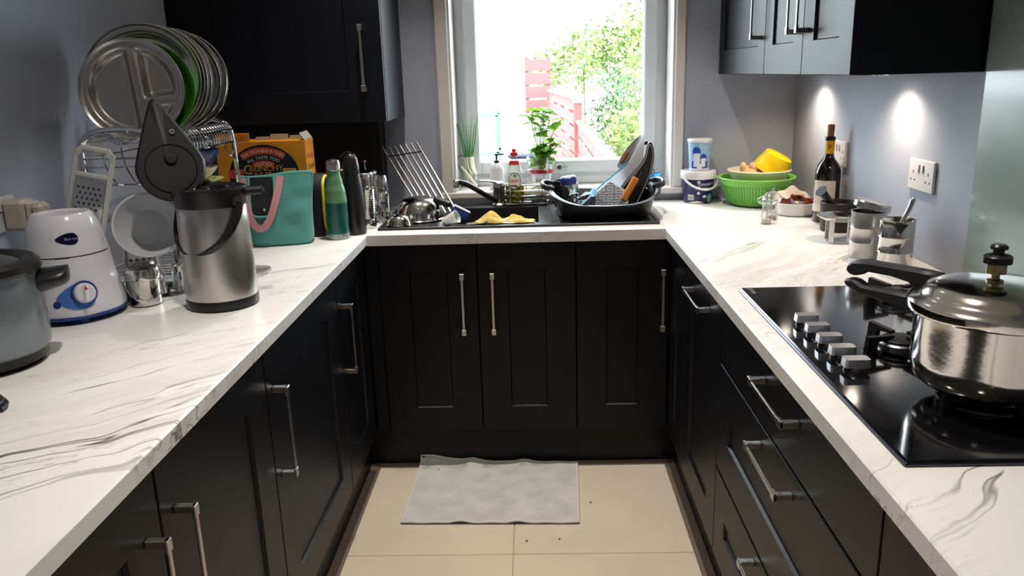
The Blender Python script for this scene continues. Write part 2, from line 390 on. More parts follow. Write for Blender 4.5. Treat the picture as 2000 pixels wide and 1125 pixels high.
# ================================================================== CABINETS
def wrap(mb, O, U, Nv):      # door space (u, v up, n outward) -> world
    O, U, Nv = Vector(O), Vector(U), Vector(Nv)
    return mb.map(lambda u, v, n: O + U * u + Vector((0, 0, 1)) * v + Nv * n)
def shaker(wd, ht, st=.108, rl=.098, dep=.007, top=None, slab=False):
    b = MB(); g = .0015; x0, x1, z0, z1 = g, wd - g, g, ht - g
    if slab: return b.box(x0, x1, z0, z1, -.020, 0, .0016)
    top = rl if top is None else top
    r = .0016
    o_ = [(x0 + r, z0 + r, 0), (x1 - r, z0 + r, 0), (x1 - r, z1 - r, 0), (x0 + r, z1 - r, 0)]
    e_ = [(x0, z0, -r), (x1, z0, -r), (x1, z1, -r), (x0, z1, -r)]
    k_ = [(x0, z0, -.02), (x1, z0, -.02), (x1, z1, -.02), (x0, z1, -.02)]
    a, c, d, e = st, wd - st, rl, ht - top
    i_ = [(a, d, 0), (c, d, 0), (c, e, 0), (a, e, 0)]; q = .0035
    p_ = [(a + q, d + q, -dep), (c - q, d + q, -dep), (c - q, e - q, -dep), (a + q, e - q, -dep)]
    v = o_ + e_ + k_ + i_ + p_; f = [(11, 10, 9, 8), (16, 17, 18, 19)]
    for i in range(4):
        j = (i + 1) % 4
        f += [(i, j, 12 + j, 12 + i), (12 + i, 12 + j, 16 + j, 16 + i), (4 + i, 4 + j, j, i), (8 + i, 8 + j, 4 + j, 4 + i)]
    return b.add(v, f)
def handle_mb(cu, cv, L=.214, horiz=False, out=.036):
    b = MB(); h = L / 2
    for s in (-1, 1):
        b.box(-.0065, .0065, s * h - .007, s * h + .007, 0, out, .0012)
        b.box(-.0085, .0085, s * (h - .004) - .011, s * (h - .004) + .011, out - .006, out + .001, .0012)
    b.box(-.0052, .0052, -h, h, out - .0055, out, .0015)
    if horiz: b.map(lambda u, v, n: (v, u, n))
    return b.map(lambda u, v, n: (u + cu, v + cv, n))
def unit(name, label, cat, O, U, Nv, wd, z0, z1, depth, fronts, group):
    # O: floor point of the unit's left front corner on the door face plane; fronts: (kind, za, zb, handle)
    t = thing(name, label, cat, O, group=group); Z = Vector((0, 0, 0))
    k_ = .018; b = MB().box(.001, k_, z0 + .001, z1 - .001, -depth, -.0215).box(wd - k_, wd - .001, z0 + .001, z1 - .001, -depth, -.0215)
    b.box(k_, wd - k_, z0 + .001, z0 + k_, -depth, -.0215).box(k_, wd - k_, z0 + k_, z1 - .001, -depth, -depth + .008); mk('carcass', wrap(b, Z, U, Nv), M_NAVY, t, sm=False)
    for kind, ua, ub, za, zb, hd in fronts:
        sl = kind == 'slab'
        top = None; rl = .098
        if kind == 'drawer': rl = .105
        bm_ = shaker(ub - ua, zb - za, slab=sl, rl=rl, top=top).map(lambda u, v, n: (u + ua, v + za, n))
        d = mk('drawer_front' if kind != 'door' else 'door', wrap(bm_, Z, U, Nv), M_NAVY, t, sm=False)
        if hd:
            cu, cv, hz = hd
            mk('handle', wrap(handle_mb(cu, cv, horiz=hz), Z, U, Nv), M_CHROME, d)
    return t
ZD0, ZD1 = .152, .868
G1 = 'dark navy base cabinets'
# back run under the sink: faces -Y at y = .02
for x0, x1, hx, lab in ((-.072, .279, .226, 'dark navy base cabinet under the left end of the sink'), (.279, .629, .333, 'dark navy base cabinet under the middle of the sink'), (.629, .958, .933, 'dark navy base cabinet under the right end of the sink, in the corner')):
    unit('base_cabinet', lab, 'cabinet', (x0, .02, 0), (1, 0, 0), (0, -1, 0), x1 - x0, .15, .872, .56, [('door', 0, x1 - x0, ZD0, ZD1, (hx - x0, .654, False))], G1)
tag(mk('corner_filler', MB().box(-.119, -.073, .024, .044, .15, .872, .001), M_NAVY), 'narrow dark navy corner filler strip left of the sink cabinets', 'panel')
# left run: faces +X at x = -.12 ; u runs towards -Y... use U = +Y
for y0, y1, hy, lab in ((-.405, -.004, -.362, 'dark navy base cabinet under the left worktop, in the far corner'), (-1.075, -.407, -1.033, 'wide dark navy base cabinet under the left worktop beside the far corner one'),
                        (-1.602, -1.077, -1.552, 'dark navy base cabinet under the left worktop, third from the corner'), (-2.20, -1.604, -1.655, 'dark navy base cabinet at the near end of the left worktop')):
    unit('base_cabinet', lab, 'cabinet', (-.12, y0, 0), (0, 1, 0), (1, 0, 0), y1 - y0, .15, .872, .60, [('door', 0, y1 - y0, ZD0, ZD1, (hy - y0, .654, False))], G1)
# right run: faces -X at x = .96 ; U = -Y
unit('base_cabinet', 'dark navy base cabinet under the right worktop, in the far corner', 'cabinet', (.96, -.004, 0), (0, -1, 0), (-1, 0, 0), .270, .15, .872, .55, [('door', 0, .270, ZD0, ZD1, None)], G1)
unit('dishwasher_front', 'dark navy appliance door with one horizontal bar handle under the right worktop', 'appliance', (.96, -.276, 0), (0, -1, 0), (-1, 0, 0), .490, .15, .872, .55, [('door', 0, .490, ZD0, ZD1, (.245, .806, True))], None)
unit('drawer_unit', 'wide dark navy three-drawer unit with chrome handles under the hob', 'cabinet', (.96, -.768, 0), (0, -1, 0), (-1, 0, 0), .966, .15, .872, .55,
     [('slab', 0, .966, .711, ZD1, (.503, .814, True)), ('drawer', 0, .966, .415, .707, (.494, .663, True)), ('drawer', 0, .966, ZD0, .411, (.494, .376, True))], None)
unit('base_cabinet', 'dark navy base cabinet at the near end of the right worktop', 'cabinet', (.96, -1.736, 0), (0, -1, 0), (-1, 0, 0), .50, .15, .872, .55, [('door', 0, .50, ZD0, ZD1, None)], G1)
# plinths, and thin dark floor strips painting in the shade under the doors
M_SHADE = P('brown_floor_shade', S(104, 92, 82), .5)
struct(mk('baseboard_left', MB().box(-.175, -.160, -2.20, .05, 0, .15), M_NAVY)); struct(mk('baseboard_right', MB().box(.997, 1.012, -2.236, .05, 0, .15), M_NAVY)); struct(mk('baseboard_back', MB().box(-.160, .997, .062, .077, 0, .15), M_NAVY))
struct(mk('shade_strip_1', MB().box(-.160, -.121, -2.20, .062, 0, .004, .0015), M_SHADE)); struct(mk('shade_strip_2', MB().box(.957, .997, -2.236, .062, 0, .004, .0015), M_SHADE)); struct(mk('shade_strip_3', MB().box(-.121, .957, .034, .062, 0, .004, .0015), M_SHADE))

# wall cabinets
XD = 1.241
t = thing('wall_cabinet', 'dark navy wall cabinet with three doors high on the right wall', 'cabinet', (XD, 0, 1.415))
mk('carcass', MB().box(.021, XRW - XD - .001, -.751, YB - .001, 0, .74, .001), M_NAVY, t)
for ya, yb, hy in ((YB - .003, -.018, .032), (-.018, -.392, -.352), (-.392, -.751, -.436)):
    bm_ = shaker(ya - yb, .74, st=.085, rl=.09); d = mk('door', wrap(bm_, (0, ya, 0), (0, -1, 0), (-1, 0, 0)), M_NAVY, t, sm=False)
    mk('handle', wrap(handle_mb(ya - hy, .118 + .107), (0, ya, 0), (0, -1, 0), (-1, 0, 0)), M_CHROME, d)
def under(x, y, label):
    u = thing('cabinet_light', label, 'light', (x, y, 1.414), group='round lights under the wall cabinet')
    mk('bezel', MB().lathe([(.020, 0), (.028, 0), (.028, -.004), (.025, -.006), (.020, -.003), (.020, 0)], 24), M_CHROMEB, u)
    mk('diffuser', MB().lathe([(0, -.002), (.020, -.002)], 24), M_LAMP, u)
    d = bpy.data.lights.new('cabinet_lamp', 'SPOT'); d.energy = UNDER * 6; d.color = (1, .80, .60); d.spot_size = math.radians(142); d.spot_blend = 1.0; d.shadow_soft_size = .012
    l = bpy.data.objects.new('cabinet_lamp', d); C.objects.link(l); l.parent = u; l.location = (0, 0, -.012)
under(1.468, .300, 'round light under the wall cabinet nearest the window corner')
under(1.468, -.375, 'round light under the wall cabinet nearest the hob')
t = thing('wall_cabinet', 'dark navy wall cabinet in the left corner beside the window', 'cabinet', (-.80, .21, 1.288))
mk('carcass', MB().box(.001, .760, .021, YB - .211, 0, .86, .001), M_NAVY, t)
d = mk('door', wrap(shaker(.598, .86, st=.128, rl=.11), (.162, 0, 0), (1, 0, 0), (0, -1, 0)), M_NAVY, t, sm=False)
mk('handle', wrap(handle_mb(.598 - .069, .222), (.162, 0, 0), (1, 0, 0), (0, -1, 0)), M_CHROME, d)
mk('filler_strip', MB().box(.002, .161, 0, .020, .001, .859, .001), M_NAVY, t)
tag(mk('back_panel', MB().box(-.799, -.128, .525, YB - .001, ZT + .001, 1.287, .001), M_BLACKPANEL), 'black panel on the wall between the left wall cabinet and the worktop', 'panel')

# worktops (the back one has a hole for the sink bowl)
def slab(name, x0, x1, y0, y1, label, sides):
    # sides: which long edges are rounded
    r = .004; b = MB().box(x0, x1, y0, y1, ZT - TH, ZT, r)
    return tag(mk(name, b, M_MARBLE, angle=25), label, 'worktop')
slab('worktop', XLW + .001, XL, -2.22, YB - .001, 'white veined marble-look worktop along the left wall', 'x')
slab('worktop', XR, XRW - .001, -2.25, YB - .001, 'white veined marble-look worktop along the right wall carrying the hob', 'x')
b = MB(); hx0, hx1, hy0, hy1 = .135, .515, .135, .515
for a in ((XL, hx0, 0, YB - .001), (hx1, XR, 0, YB - .001), (hx0, hx1, 0, hy0), (hx0, hx1, hy1, YB - .001)):
    b.box(a[0], a[1], a[2], a[3], ZT - TH, ZT, 0)
tag(mk('worktop', b, M_MARBLE), 'white veined marble-look worktop under the window holding the black sink', 'worktop')

# sockets
def socket(label, M, switched=True, plug=False):
    t = thing('wall_socket', label, 'socket'); t.matrix_world = M      # local: x along wall, y up, z out of wall
    mk('plate', MB().box(-.073, .073, -.043, .043, 0, .008, .003), M_WHITEPL, t)
    for s in (-1, 1):
        mk('rocker_switch', MB().box(s * .012 - .0045, s * .012 + .0045, .008, .030, .007, .0115, .0015), M_WHITEPL, t)
        for dx, dy, wx, wy in ((0, .011, .0022, .0042), (-.011, -.011, .0032, .0022), (.011, -.011, .0032, .0022)):
            mk('pin_hole', MB().box(s * .043 + dx - wx, s * .043 + dx + wx, dy - wy - .004, dy + wy - .004, .0078, .0083), M_BLACKM, t)
    return t
MR = lambda y, z: Matrix(((0, 0, -1, XRW), (-1, 0, 0, y), (0, 1, 0, z), (0, 0, 0, 1)))
socket('white double wall socket above the two steel canisters', MR(-.502, 1.140))
socket('white double wall socket half hidden behind the wine bottle', MR(.115, 1.142))
ML = Matrix(((0, 0, 1, XLW), (1, 0, 0, -.872), (0, 1, 0, 1.150), (0, 0, 0, 1)))
t = socket('white double wall socket on the left wall above the slow cooker', ML)
M_CREAM = P('cream_plastic', S(214, 204, 186), .4)
t = thing('plug_adaptor', 'cream mains adaptor with a plug in it on the left wall socket', 'plug', (XLW + .009, -.830, 1.150))
mk('adaptor_body', MB().box(0, .055, -.030, .028, -.040, .034, .008), M_CREAM, t)
pl = mk('plug', MB().box(.056, .066, -.026, .026, -.026, .028, .004).box(.064, .095, -.022, .022, -.022, .026, .010), M_CREAM, t)
mk('cable', MB().tube(smooth([(.082, 0, -.018), (.084, 0, -.05), (.082, .008, -.13), (.07, .02, -.19), (.06, .05, -.236), (.06, .12, -.237)], 3), [.0055] * 9 + [.0035] * 100 if False else .0034, 8), P('grey_white_cable', S(190, 186, 178), .5), pl)
mk('cable_boot', MB().lathe([(.0065, -.018), (.006, -.026), (.005, -.028), (.006, -.030), (.0058, -.036), (.0047, -.038), (.0056, -.040), (.005, -.048), (.0042, -.050)], 14, .083, 0), M_CREAM, pl)

# ================================================================== OUTSIDE
M_GRASS = P('outdoor_ground', S(120, 118, 112), .9, var=.12, vscale=2)
g_ = mk('floor_garden', MB().box(-30, 30, YO, 60, -.95, -.9), M_GRASS); struct(g_)
M_RED = P('red_stained_wood', S(150, 84, 82), .8, var=.10, vscale=5, stretch=(6, .6, 6))
M_REDD = P('red_stained_post', S(144, 74, 70), .8, var=.08)
def board(t, x0, x1, y0, y1, z0, z1): return mk('board', MB().box(x0, x1, y0, y1, z0, z1, .004), M_RED, t)
t = thing('garden_fence', 'red stained fence of level boards running away along the garden', 'fence', (1.12, 3.2, -.9))
for k, zt in enumerate((1.63, 1.42, 1.21, 1.0, .79, .58, .37, .16)):
    board(t, 0, .022, 0, 5.7, zt - .165, zt)
mk('capping', MB().box(-.03, .05, 0, 5.72, 1.63, 1.665, .004), P('pale_capping', S(160, 128, 118), .8), t)
for yy in (.05, 1.9, 3.75): mk('post', MB().box(.024, .10, yy, yy + .08, 0, 1.62, .005), M_REDD, t)
mk('post', MB().box(-.05, .06, 5.70, 5.81, 0, 1.90, .006), M_REDD, t); mk('post_cap', MB().box(-.07, .08, 5.68, 5.83, 1.90, 1.94, .006), P('pale_capping', S(160, 128, 118), .8), t)
t = thing('garden_fence', 'red stained fence of level boards further down the garden, a step higher', 'fence', (1.12, 9.1, -.9), .045)
for k in range(9): board(t, 0, .022, 0, 6.4, 1.93 - k * .21 - .165, 1.93 - k * .21)
mk('capping', MB().box(-.03, .05, 0, 6.4, 1.93, 1.965, .004), MATS['pale_capping'], t)
for yy in (1.5, 3.3, 5.1): mk('post', MB().box(.024, .10, yy, yy + .08, 0, 1.92, .005), M_REDD, t)
t = thing('garden_fence', 'red stained board fence crossing the far end of the garden', 'fence', (-.1, 15.6, -.9))
for k in range(4): board(t, .42, .98, 0, .022, 2.62 - k * .29 - .25, 2.62 - k * .29)
for xx in (.42, .90): mk('post', MB().box(xx, xx + .09, .024, .11, 0, 2.66, .005), M_REDD, t)
mk('low_wall', MB().box(.40, 1.02, -.02, .20, 0, 1.45, .004), P('white_render', S(240, 240, 238), .9, var=.02), t)
t = thing('garden_wall', 'pale rendered house wall across the far side of the gardens', 'building', (-9, 24, -.9))
M_REND = MATS['white_render']
mk('wall', MB().box(0, 9.6, 0, .3, 0, 5.2), M_REND, t)
for i in range(3):
    wn = mk('window', MB().box(5.0 + i * 1.5, 5.9 + i * 1.5, -.02, .02, 2.2, 3.5), M_UPVC, t); mk('pane', MB().box(5.08 + i * 1.5, 5.82 + i * 1.5, -.03, -.021, 2.28, 3.42), P('far_window_glass', (.25, .30, .33), .1), wn)
mk('drainpipe', MB().tube([(9.3, -.06, 0), (9.3, -.06, 5.1)], .05, 10), P('grey_pipe', S(140, 150, 150), .6), t)
# things on the patio
t = thing('garden_table', 'pale grey slatted table standing in the garden', 'table', (-.35, 7.2, -.9), .1)
for i in range(6): mk('slat', MB().box(-.5, .5, -.33 + i * .112, -.24 + i * .112, .70, .725, .003), P('weathered_wood', S(104, 102, 98), .8, var=.1), t)
for sx in (-.45, .45):
    for sy in (-.28, .28): mk('leg', MB().box(sx - .03, sx + .03, sy - .03, sy + .03, 0, .70, .004), MATS['weathered_wood'], t)
t = thing('plant_pot', 'terracotta plant pot lying on the grey garden table', 'pot', (-.30, 7.15, -.175))
mk('pot', MB().lathe([(0, 0), (.09, 0), (.12, .20), (.135, .20), (.135, .25), (.118, .25), (.085, .02), (0, .02)], 24).xf(T(-.12, 0, .135) @ Ry(PI / 2)), P('terracotta', S(120, 74, 62), .8, var=.08), t)
t = thing('garden_bin', 'grey wheeled bin standing by the red fence', 'bin', (.44, 10.2, -.9), -.15)
mk('body', MB().surf(lambda u, v: (math.copysign(abs(math.cos(2 * PI * u)) ** .35, math.cos(2 * PI * u)) * (.25 + .05 * v), math.copysign(abs(math.sin(2 * PI * u)) ** .35, math.sin(2 * PI * u)) * (.29 + .06 * v), .05 + 1.0 * v), 32, 6, True), P('grey_bin_plastic', S(58, 64, 76), .5), t)
mk('lid', MB().box(-.32, .32, -.38, .36, 1.05, 1.12, .03), P('bin_lid_plastic', S(48, 56, 70), .5), t)
for s in (-1, 1): mk('wheel', MB().lathe([(0, -.025), (.09, -.025), (.10, 0), (.09, .025), (0, .025)], 18).xf(T(s * .27, .30, .10) @ Ry(PI / 2)), M_BLACKM, t)
t = thing('greenhouse', 'small greenhouse with pale green frame in the garden', 'greenhouse', (-.55, 9.6, -.9))
M_GF = P('pale_green_frame', S(96, 118, 104), .5)
for x in (-.5, 0, .5):
    for y in (-.35, .35): mk('upright', MB().box(x - .02, x + .02, y - .02, y + .02, 0, 1.75, .003), M_GF, t)
for z in (.02, .6, 1.2, 1.75):
    for y in (-.35, .35): mk('rail', MB().box(-.52, .52, y - .02, y + .02, z - .02, z + .02, .003), M_GF, t)
for x0 in (-.48, .02): mk('pane', MB().box(x0, x0 + .46, -.352, -.348, .03, 1.74), gm, t)
mk('shelf', MB().box(-.5, .5, -.33, .33, .60, .62), M_GF, t); mk('roof_pane', MB().box(-.52, .52, -.38, .38, 1.77, 1.775), gm, t)
# foliage
def leafcloud(centers, n, size, seed, droop=.4):
    rnd = random.Random(seed); b = MB(); tot = sum(c[3] ** 2 for c in centers)
    for cx, cy, cz, R in centers:
        for _ in range(int(n * R * R / tot)):
            d = Vector((rnd.gauss(0, 1), rnd.gauss(0, 1), rnd.gauss(0, 1))).normalized(); r_ = R * (rnd.uniform(.45, 1.05))
            p0 = Vector((cx, cy, cz)) + Vector((d.x * r_, d.y * r_, d.z * r_ * .9)); s_ = size * rnd.uniform(.6, 1.3)
            a = Vector((rnd.gauss(0, 1), rnd.gauss(0, 1), rnd.gauss(0, 1) - droop)).normalized(); c_ = a.cross(d + Vector((.01, .02, .03))).normalized()
            q = a.cross(c_) * s_ * .12
            b.add([p0, p0 + a * s_ * .5 + c_ * s_ * .28 + q, p0 + a * s_, p0 + a * s_ * .5 - c_ * s_ * .28 + q], [(0, 1, 2), (0, 2, 3)])
    return b
M_LEAF1 = P('light_green_leaves', S(122, 146, 76), .6, var=.25, vscale=1.5); M_LEAF2 = P('mid_green_leaves', S(84, 120, 70), .6, var=.25, vscale=1.5); M_BARK = P('bark', S(110, 92, 74), .9, var=.2)
def bush(name, label, base, centers, n, size, mat, seed, stems):
    t = thing(name, label, 'tree' if 'tree' in name else 'shrub', base)
    fo = mk('foliage', leafcloud(centers, n, size, seed), mat, t, sm=False); fo['kind'] = 'stuff'
    for s_ in stems: mk('stem', MB().tube(smooth(s_, 2), [.03 * (1 - .6 * i / 12) for i in range(len(smooth(s_, 2)))], 7), M_BARK, t)
bush('leafy_shrub', 'tall pale green leafy shrub filling the right side of the window view', (1.72, 6.6, -.9), [(0, 0, 1.1, .42), (.05, .2, 1.75, .45), (-.10, 0, .75, .40), (.15, .3, 2.4, .40), (-.08, .8, 1.5, .40), (.25, .2, 1.3, .45)], 3000, .075, M_LEAF1, 3,
     [[(0, 0, 0), (.05, 0, .8), (-.1, .1, 1.6)], [(.1, .1, 0), (.25, .1, 1.0), (.4, .2, 2.5)]])
bush('leafy_shrub', 'low mid green shrub behind the red fence', (1.58, 9.4, -.9), [(0, 0, 1.2, .38), (.15, .3, 1.7, .40), (-.05, .5, .8, .40), (.30, .3, 2.1, .42)], 1800, .085, M_LEAF2, 5, [[(0, 0, 0), (.05, .05, .5), (0, .1, 1.0)]])
bush('garden_tree', 'pale green tree rising beyond the far red fence', (1.75, 17.8, -.9), [(0, 0, 2.7, .9), (.9, .3, 2.9, .9), (-.9, .2, 2.45, .6), (1.7, .2, 3.3, 1.0)], 2600, .16, M_LEAF1, 9, [[(0, 0, 0), (.05, 0, 1.2), (0, .1, 2.6)], [(.9, .2, 0), (.95, .25, 1.5), (.9, .3, 2.8)]])

# ================================================================== LEFT WORKTOP
# slow cooker
t = thing('slow_cooker', 'grey metallic slow cooker with black rim and glass lid on the left worktop', 'slow cooker', (-.645, -1.245, ZT))
M_GREYB = P('grey_metallic_paint', S(128, 136, 142), .30, .55, coat=.3)
R0 = .150
mk('base', MB().lathe([(0, .004), (R0 - .022, .004), (R0 - .008, .012), (R0 - .006, .030), (0, .030)], 48, sy=.86), M_BLACKPL, t)
mk('body', MB().lathe([(R0 - .006, .030), (R0, .036), (R0 + .002, .060), (R0, .150), (R0 - .004, .190), (R0 - .010, .190)], 64, sy=.86), M_GREYB, t)
mk('rim', MB().lathe([(R0 - .030, .186), (R0 + .002, .184), (R0 + .008, .192), (R0 + .006, .204), (R0 - .004, .212), (R0 - .018, .212), (R0 - .028, .204), (R0 - .030, .186)], 64, sy=.86), M_BLACKPL, t)
ld = mk('lid', MB().lathe([(R0 - .030, .204), (R0 - .06, .214), (R0 - .10, .222), (.02, .226), (0, .226), (0, .222), (.02, .222), (R0 - .10, .218), (R0 - .06, .210), (R0 - .030, .200)], 48, sy=.86), M_GLASS, t)
mk('lid_knob', MB().lathe([(0, .226), (.014, .226), (.012, .240), (.024, .246), (.024, .254), (0, .256)], 24), M_BLACKPL, ld)
mk('pot_inside', MB().lathe([(R0 - .030, .200), (R0 - .036, .150), (R0 - .05, .050), (0, .045)], 40, sy=.86), P('black_stoneware', (.02, .02, .022), .3), t)
for s in (1, -1):
    hd = MB().surf(lambda u, v: ((R0 - .006) + .052 * math.sin(PI * .5 * min(1, v * 1.15)), .045 * (1 - v ** 3 * .7) * math.cos(2 * PI * u) * 1.0, .158 + (.024 - .010 * v) * math.sin(2 * PI * u) + .012 * v), 20, 9, True)
    hd.lathe([(0, 0)] * 1 + [(0, 0)], 3) if False else None
    k = len(hd.v); hd.add([(R0 + .047, 0, .168)], []); hd.f += [(160 + i, 160 + (i + 1) % 20, k) for i in range(20)]
    hd.xf(Rz((.42 if s > 0 else PI + .42))); mk('side_handle', hd, M_BLACKPL, t, 60)
for a in (.7, 2.4, 4.0, 5.6): mk('foot', MB().lathe([(0, 0), (.012, 0), (.012, .006), (0, .006)], 12, .11 * math.cos(a), .095 * math.sin(a)), M_BLACKM, t)

# mixer grinder base
t = thing('mixer_grinder', 'white mixer grinder motor base with blue dial panel on the left worktop', 'appliance', (-.624, -.896, ZT), 0)
M_WGLOSS = P('glossy_white_plastic', S(226, 226, 232), .16, coat=.4)
M_BLUEPL = P('blue_plastic', S(72, 116, 190), .3, coat=.3); M_BLUED = P('dark_blue_plastic', S(36, 62, 130), .3)
def mixr(z):                     # outer radius of the body at height z
    pts = [(.012, .112), (.03, .112), (.07, .103), (.155, .090), (.165, .089), (.225, .076), (.250, .062)]
    for (a, ra), (b_, rb) in zip(pts[:-1], pts[1:]):
        if z <= b_: return ra + (rb - ra) * (z - a) / (b_ - a)
    return .062
mk('foot_ring', MB().lathe([(0, .010), (.104, .010), (.110, .014), (.112, .020), (.108, .024), (0, .024)], 56), M_BLUED, t)
for a in (-.9, -2.2, .6, 2.4): mk('foot', MB().lathe([(0, 0), (.013, 0), (.015, .011), (0, .011)], 14, .085 * math.cos(a), .085 * math.sin(a)), M_BLUED, t)
mk('lower_body', MB().lathe([(.100, .016), (.110, .020), (.112, .028), (.1075, .050), (.103, .07), (.0965, .110), (.0905, .1545), (.086, .1550), (.086, .150)], 64), M_WGLOSS, t)
mk('upper_body', MB().lathe([(.084, .1555), (.0895, .1585), (.0885, .166), (.083, .195), (.0775, .222), (.066, .246), (.061, .2505), (.052, .2505), (.047, .246), (.046, .236), (.030, .228), (0, .228)], 64), M_WGLOSS, t)
for a0, a1 in ((-2.25, -1.70), (-1.35, -1.0)):
    seam = MB().surf(lambda u, v: ((.0897 + .0006) * math.cos(a0 + (a1 - a0) * u), (.0897 + .0006) * math.sin(a0 + (a1 - a0) * u), .1535 + .004 * v), 12, 2)
    mk('vent_slot', seam, M_BLACKM, t)
A0 = -0.98                        # facing direction of the dial
def teardrop(w_, h_, n=40):       # pointed on the left
    out = []
    for i in range(n):
        a = 2 * PI * i / n
        if math.cos(a) >= 0: out.append((w_ * .36 + h_ * math.cos(a), h_ * math.sin(a)))
        else: out.append((w_ * .36 + math.cos(a) * w_ * .86, h_ * math.sin(a) * (1 - .35 * abs(math.cos(a)) ** 2)))
    return out
def on_mixer(mb, z0, a_c, eps): return cyl_wrap(subdivide_flat(mb, .012), mixr, z0, a_c, eps)
pn = mk('control_panel', on_mixer(poly(teardrop(.072, .031)).map(lambda x, y, z: (x * .93 - .012, y + x * .10, 0)), .066, A0, .0016), M_BLUEPL, t)
dial = MB().lathe([(0, .014), (.019, .014), (.0225, .011), (.024, 0)], 36); dial.box(-.0045, .0045, -.021, .021, .010, .021, .003)
def face_on(a, r, z, tilt=.15, spin=0): return Matrix.Rotation(a + PI / 2, 4, 'Z') @ T(0, -r, z) @ Rx(PI / 2 - tilt) @ Rz(spin)
mk('dial_ring', MB().lathe([(0, .002), (.027, .002), (.0285, 0)], 36).xf(face_on(A0 + .14, .1025, .073)), M_BLUED, pn)
dl = mk('dial', dial.xf(face_on(A0 + .14, .1035, .073, .15, -.12)), M_WGLOSS, pn)
mk('pointer_mark', MB().add([(-.004, .008, .0215), (.004, .008, .0215), (0, .019, .0215)], [(0, 1, 2)]).xf(face_on(A0 + .14, .1035, .073, .15, -.12)), P('red_print', S(200, 40, 30), .4), dl)
mk('push_button', MB().lathe([(0, .006), (.008, .005), (.010, 0)], 20).xf(face_on(A0 - .42, .1035, .052)), M_BLUED, pn)
bd = mk('badge', on_mixer(poly(teardrop(.040, .0135)).map(lambda x, y, z: (x - .012, y, 0)), .198, A0 + .08, .0012), P('navy_badge', S(14, 20, 52), .2), t)
mk('badge_text', on_mixer(text('Blue Leaf', .0082).map(lambda x, y, z: (x + .002, y, 0)), .198, A0 + .08, .0018), P('silver_print', S(170, 176, 200), .4), bd)

# small tin with bail handle
t = thing('steel_tin', 'small steel tin with lid and wire bail handle beside the white mixer', 'tin', (-.493, -.816, ZT))
mk('body', MB().lathe([(0, .001), (.036, .001), (.038, .003), (.038, .074), (.036, .074)], 40), M_POL, t)
mk('lid', MB().lathe([(.0395, .066), (.041, .068), (.041, .090), (.039, .094), (.034, .095), (0, .0955)], 40), M_POL, t)
for s in (1, -1): mk('lug', MB().tube([(s * .042, .005 * math.cos(a), .062 + .006 * math.sin(a)) for a in [2 * PI * i / 10 for i in range(10)]], .0015, 6, True).xf(Rz(.5)), M_CHROMEB, t)
mk('bail_handle', MB().tube([(.043 * math.cos(a), -.012 - .034 * math.sin(a), .062 - .047 * math.sin(a)) for a in [PI * i / 20 for i in range(21)]], .0013, 7).xf(Rz(.5)), M_CHROMEB, t)

# airpot
t = thing('vacuum_airpot', 'brushed steel vacuum airpot with black handle and its lid flipped open', 'airpot', (-.291, -.832, ZT))
mk('base_ring', MB().lathe([(0, 0), (.080, 0), (.0855, .003), (.0865, .022), (.085, .026), (0, .026)], 64), M_BLACKPL, t)
mk('body', MB().lathe([(.0845, .026), (.0845, .12), (.0825, .20), (.0800, .245), (.076, .256)], 72), M_STEELB, t)
mk('collar', MB().lathe([(.0795, .248), (.0815, .252), (.0820, .276), (.0850, .286), (.0850, .292), (.078, .294), (.072, .288), (.050, .283), (.048, .278), (0, .278)], 64), M_BLACKPL, t)
mk('inner_neck', MB().lathe([(.046, .279), (.047, .289), (.040, .291), (.036, .284), (0, .284)], 40), P('dark_gloss_plastic', (.01, .01, .011), .12), t)
mk('spout', MB().box(.055, .125, -.016, .016, .268, .288, .006).xf(Rz(.25)), M_BLACKPL, t)
hw = [(math.cos(a) * .090, -.004 - .070 * math.sin(a) ** 1.0, .258 - .118 * math.sin(a) ** .8 if math.sin(a) > 0 else .258) for a in [PI * i / 28 for i in range(29)]]
mk('carry_handle', MB().tube([Vector(h) for h in hw], [.0085] * 29, 10, flat=1.25).xf(Rz(-.35)), M_BLACKPL, t)
for s in (0, PI): mk('handle_pivot', MB().lathe([(0, .009), (.012, .008), (.014, 0)], 20).xf(Rz(-.35 + s) @ T(.080, -.004, .260) @ Ry(PI / 2)), M_BLACKPL, t)
# flipped lid: teardrop cap standing up at the back left, underside towards the room
def lidf(u, v):
    a = 2 * PI * u; rr = (1, .985, .90, .60, .0)[0] if False else 1
    cs, sn = math.cos(a), math.sin(a)
    x = .062 * cs; y = .066 * sn + (.062 * max(0, sn) ** 2.2)          # pointed towards +y (up)
    x *= 1 - .50 * max(0, sn) ** 1.5
    prof = [(0, 0), (.93, 0), (1.0, .006), (1.0, .020), (.92, .046), (.70, .062), (.35, .070), (0, .071)]
    k = min(len(prof) - 1, int(round(v * (len(prof) - 1)))); s_, h = prof[k]
    return (x * s_, y * s_, -h)
lid_m = T(-.088, .004, .346) @ Rz(.42) @ Ry(.10) @ Rx(math.radians(74)) @ Rz(.22) @ Matrix.Scale(1.28, 4)
ld = mk('flip_lid', MB().surf(lidf, 48, 8, True).xf(lid_m), M_BLACKM, t, 50)
mk('lid_inner_ring', MB().lathe([(.0440, .0002), (.0445, .0018), (.0455, .0018), (.0460, .0002)], 48, 0, -.006).xf(lid_m), P('dark_gloss_plastic', (.01, .01, .011), .12), ld)
mk('lid_boss', MB().lathe([(0, .006), (.010, .005), (.012, 0)], 20, .004, .012).xf(lid_m), M_BLACKM, ld)
mk('lid_screw', MB().lathe([(.002, .004), (.0045, .004), (.0055, 0)], 16, .018, .060).xf(lid_m), M_CHROME, ld)
mk('hinge', MB().box(-.030, .030, -.010, .010, -.012, .012, .004).xf(T(-.045, .045, .292) @ Rz(.5)), M_BLACKPL, t)

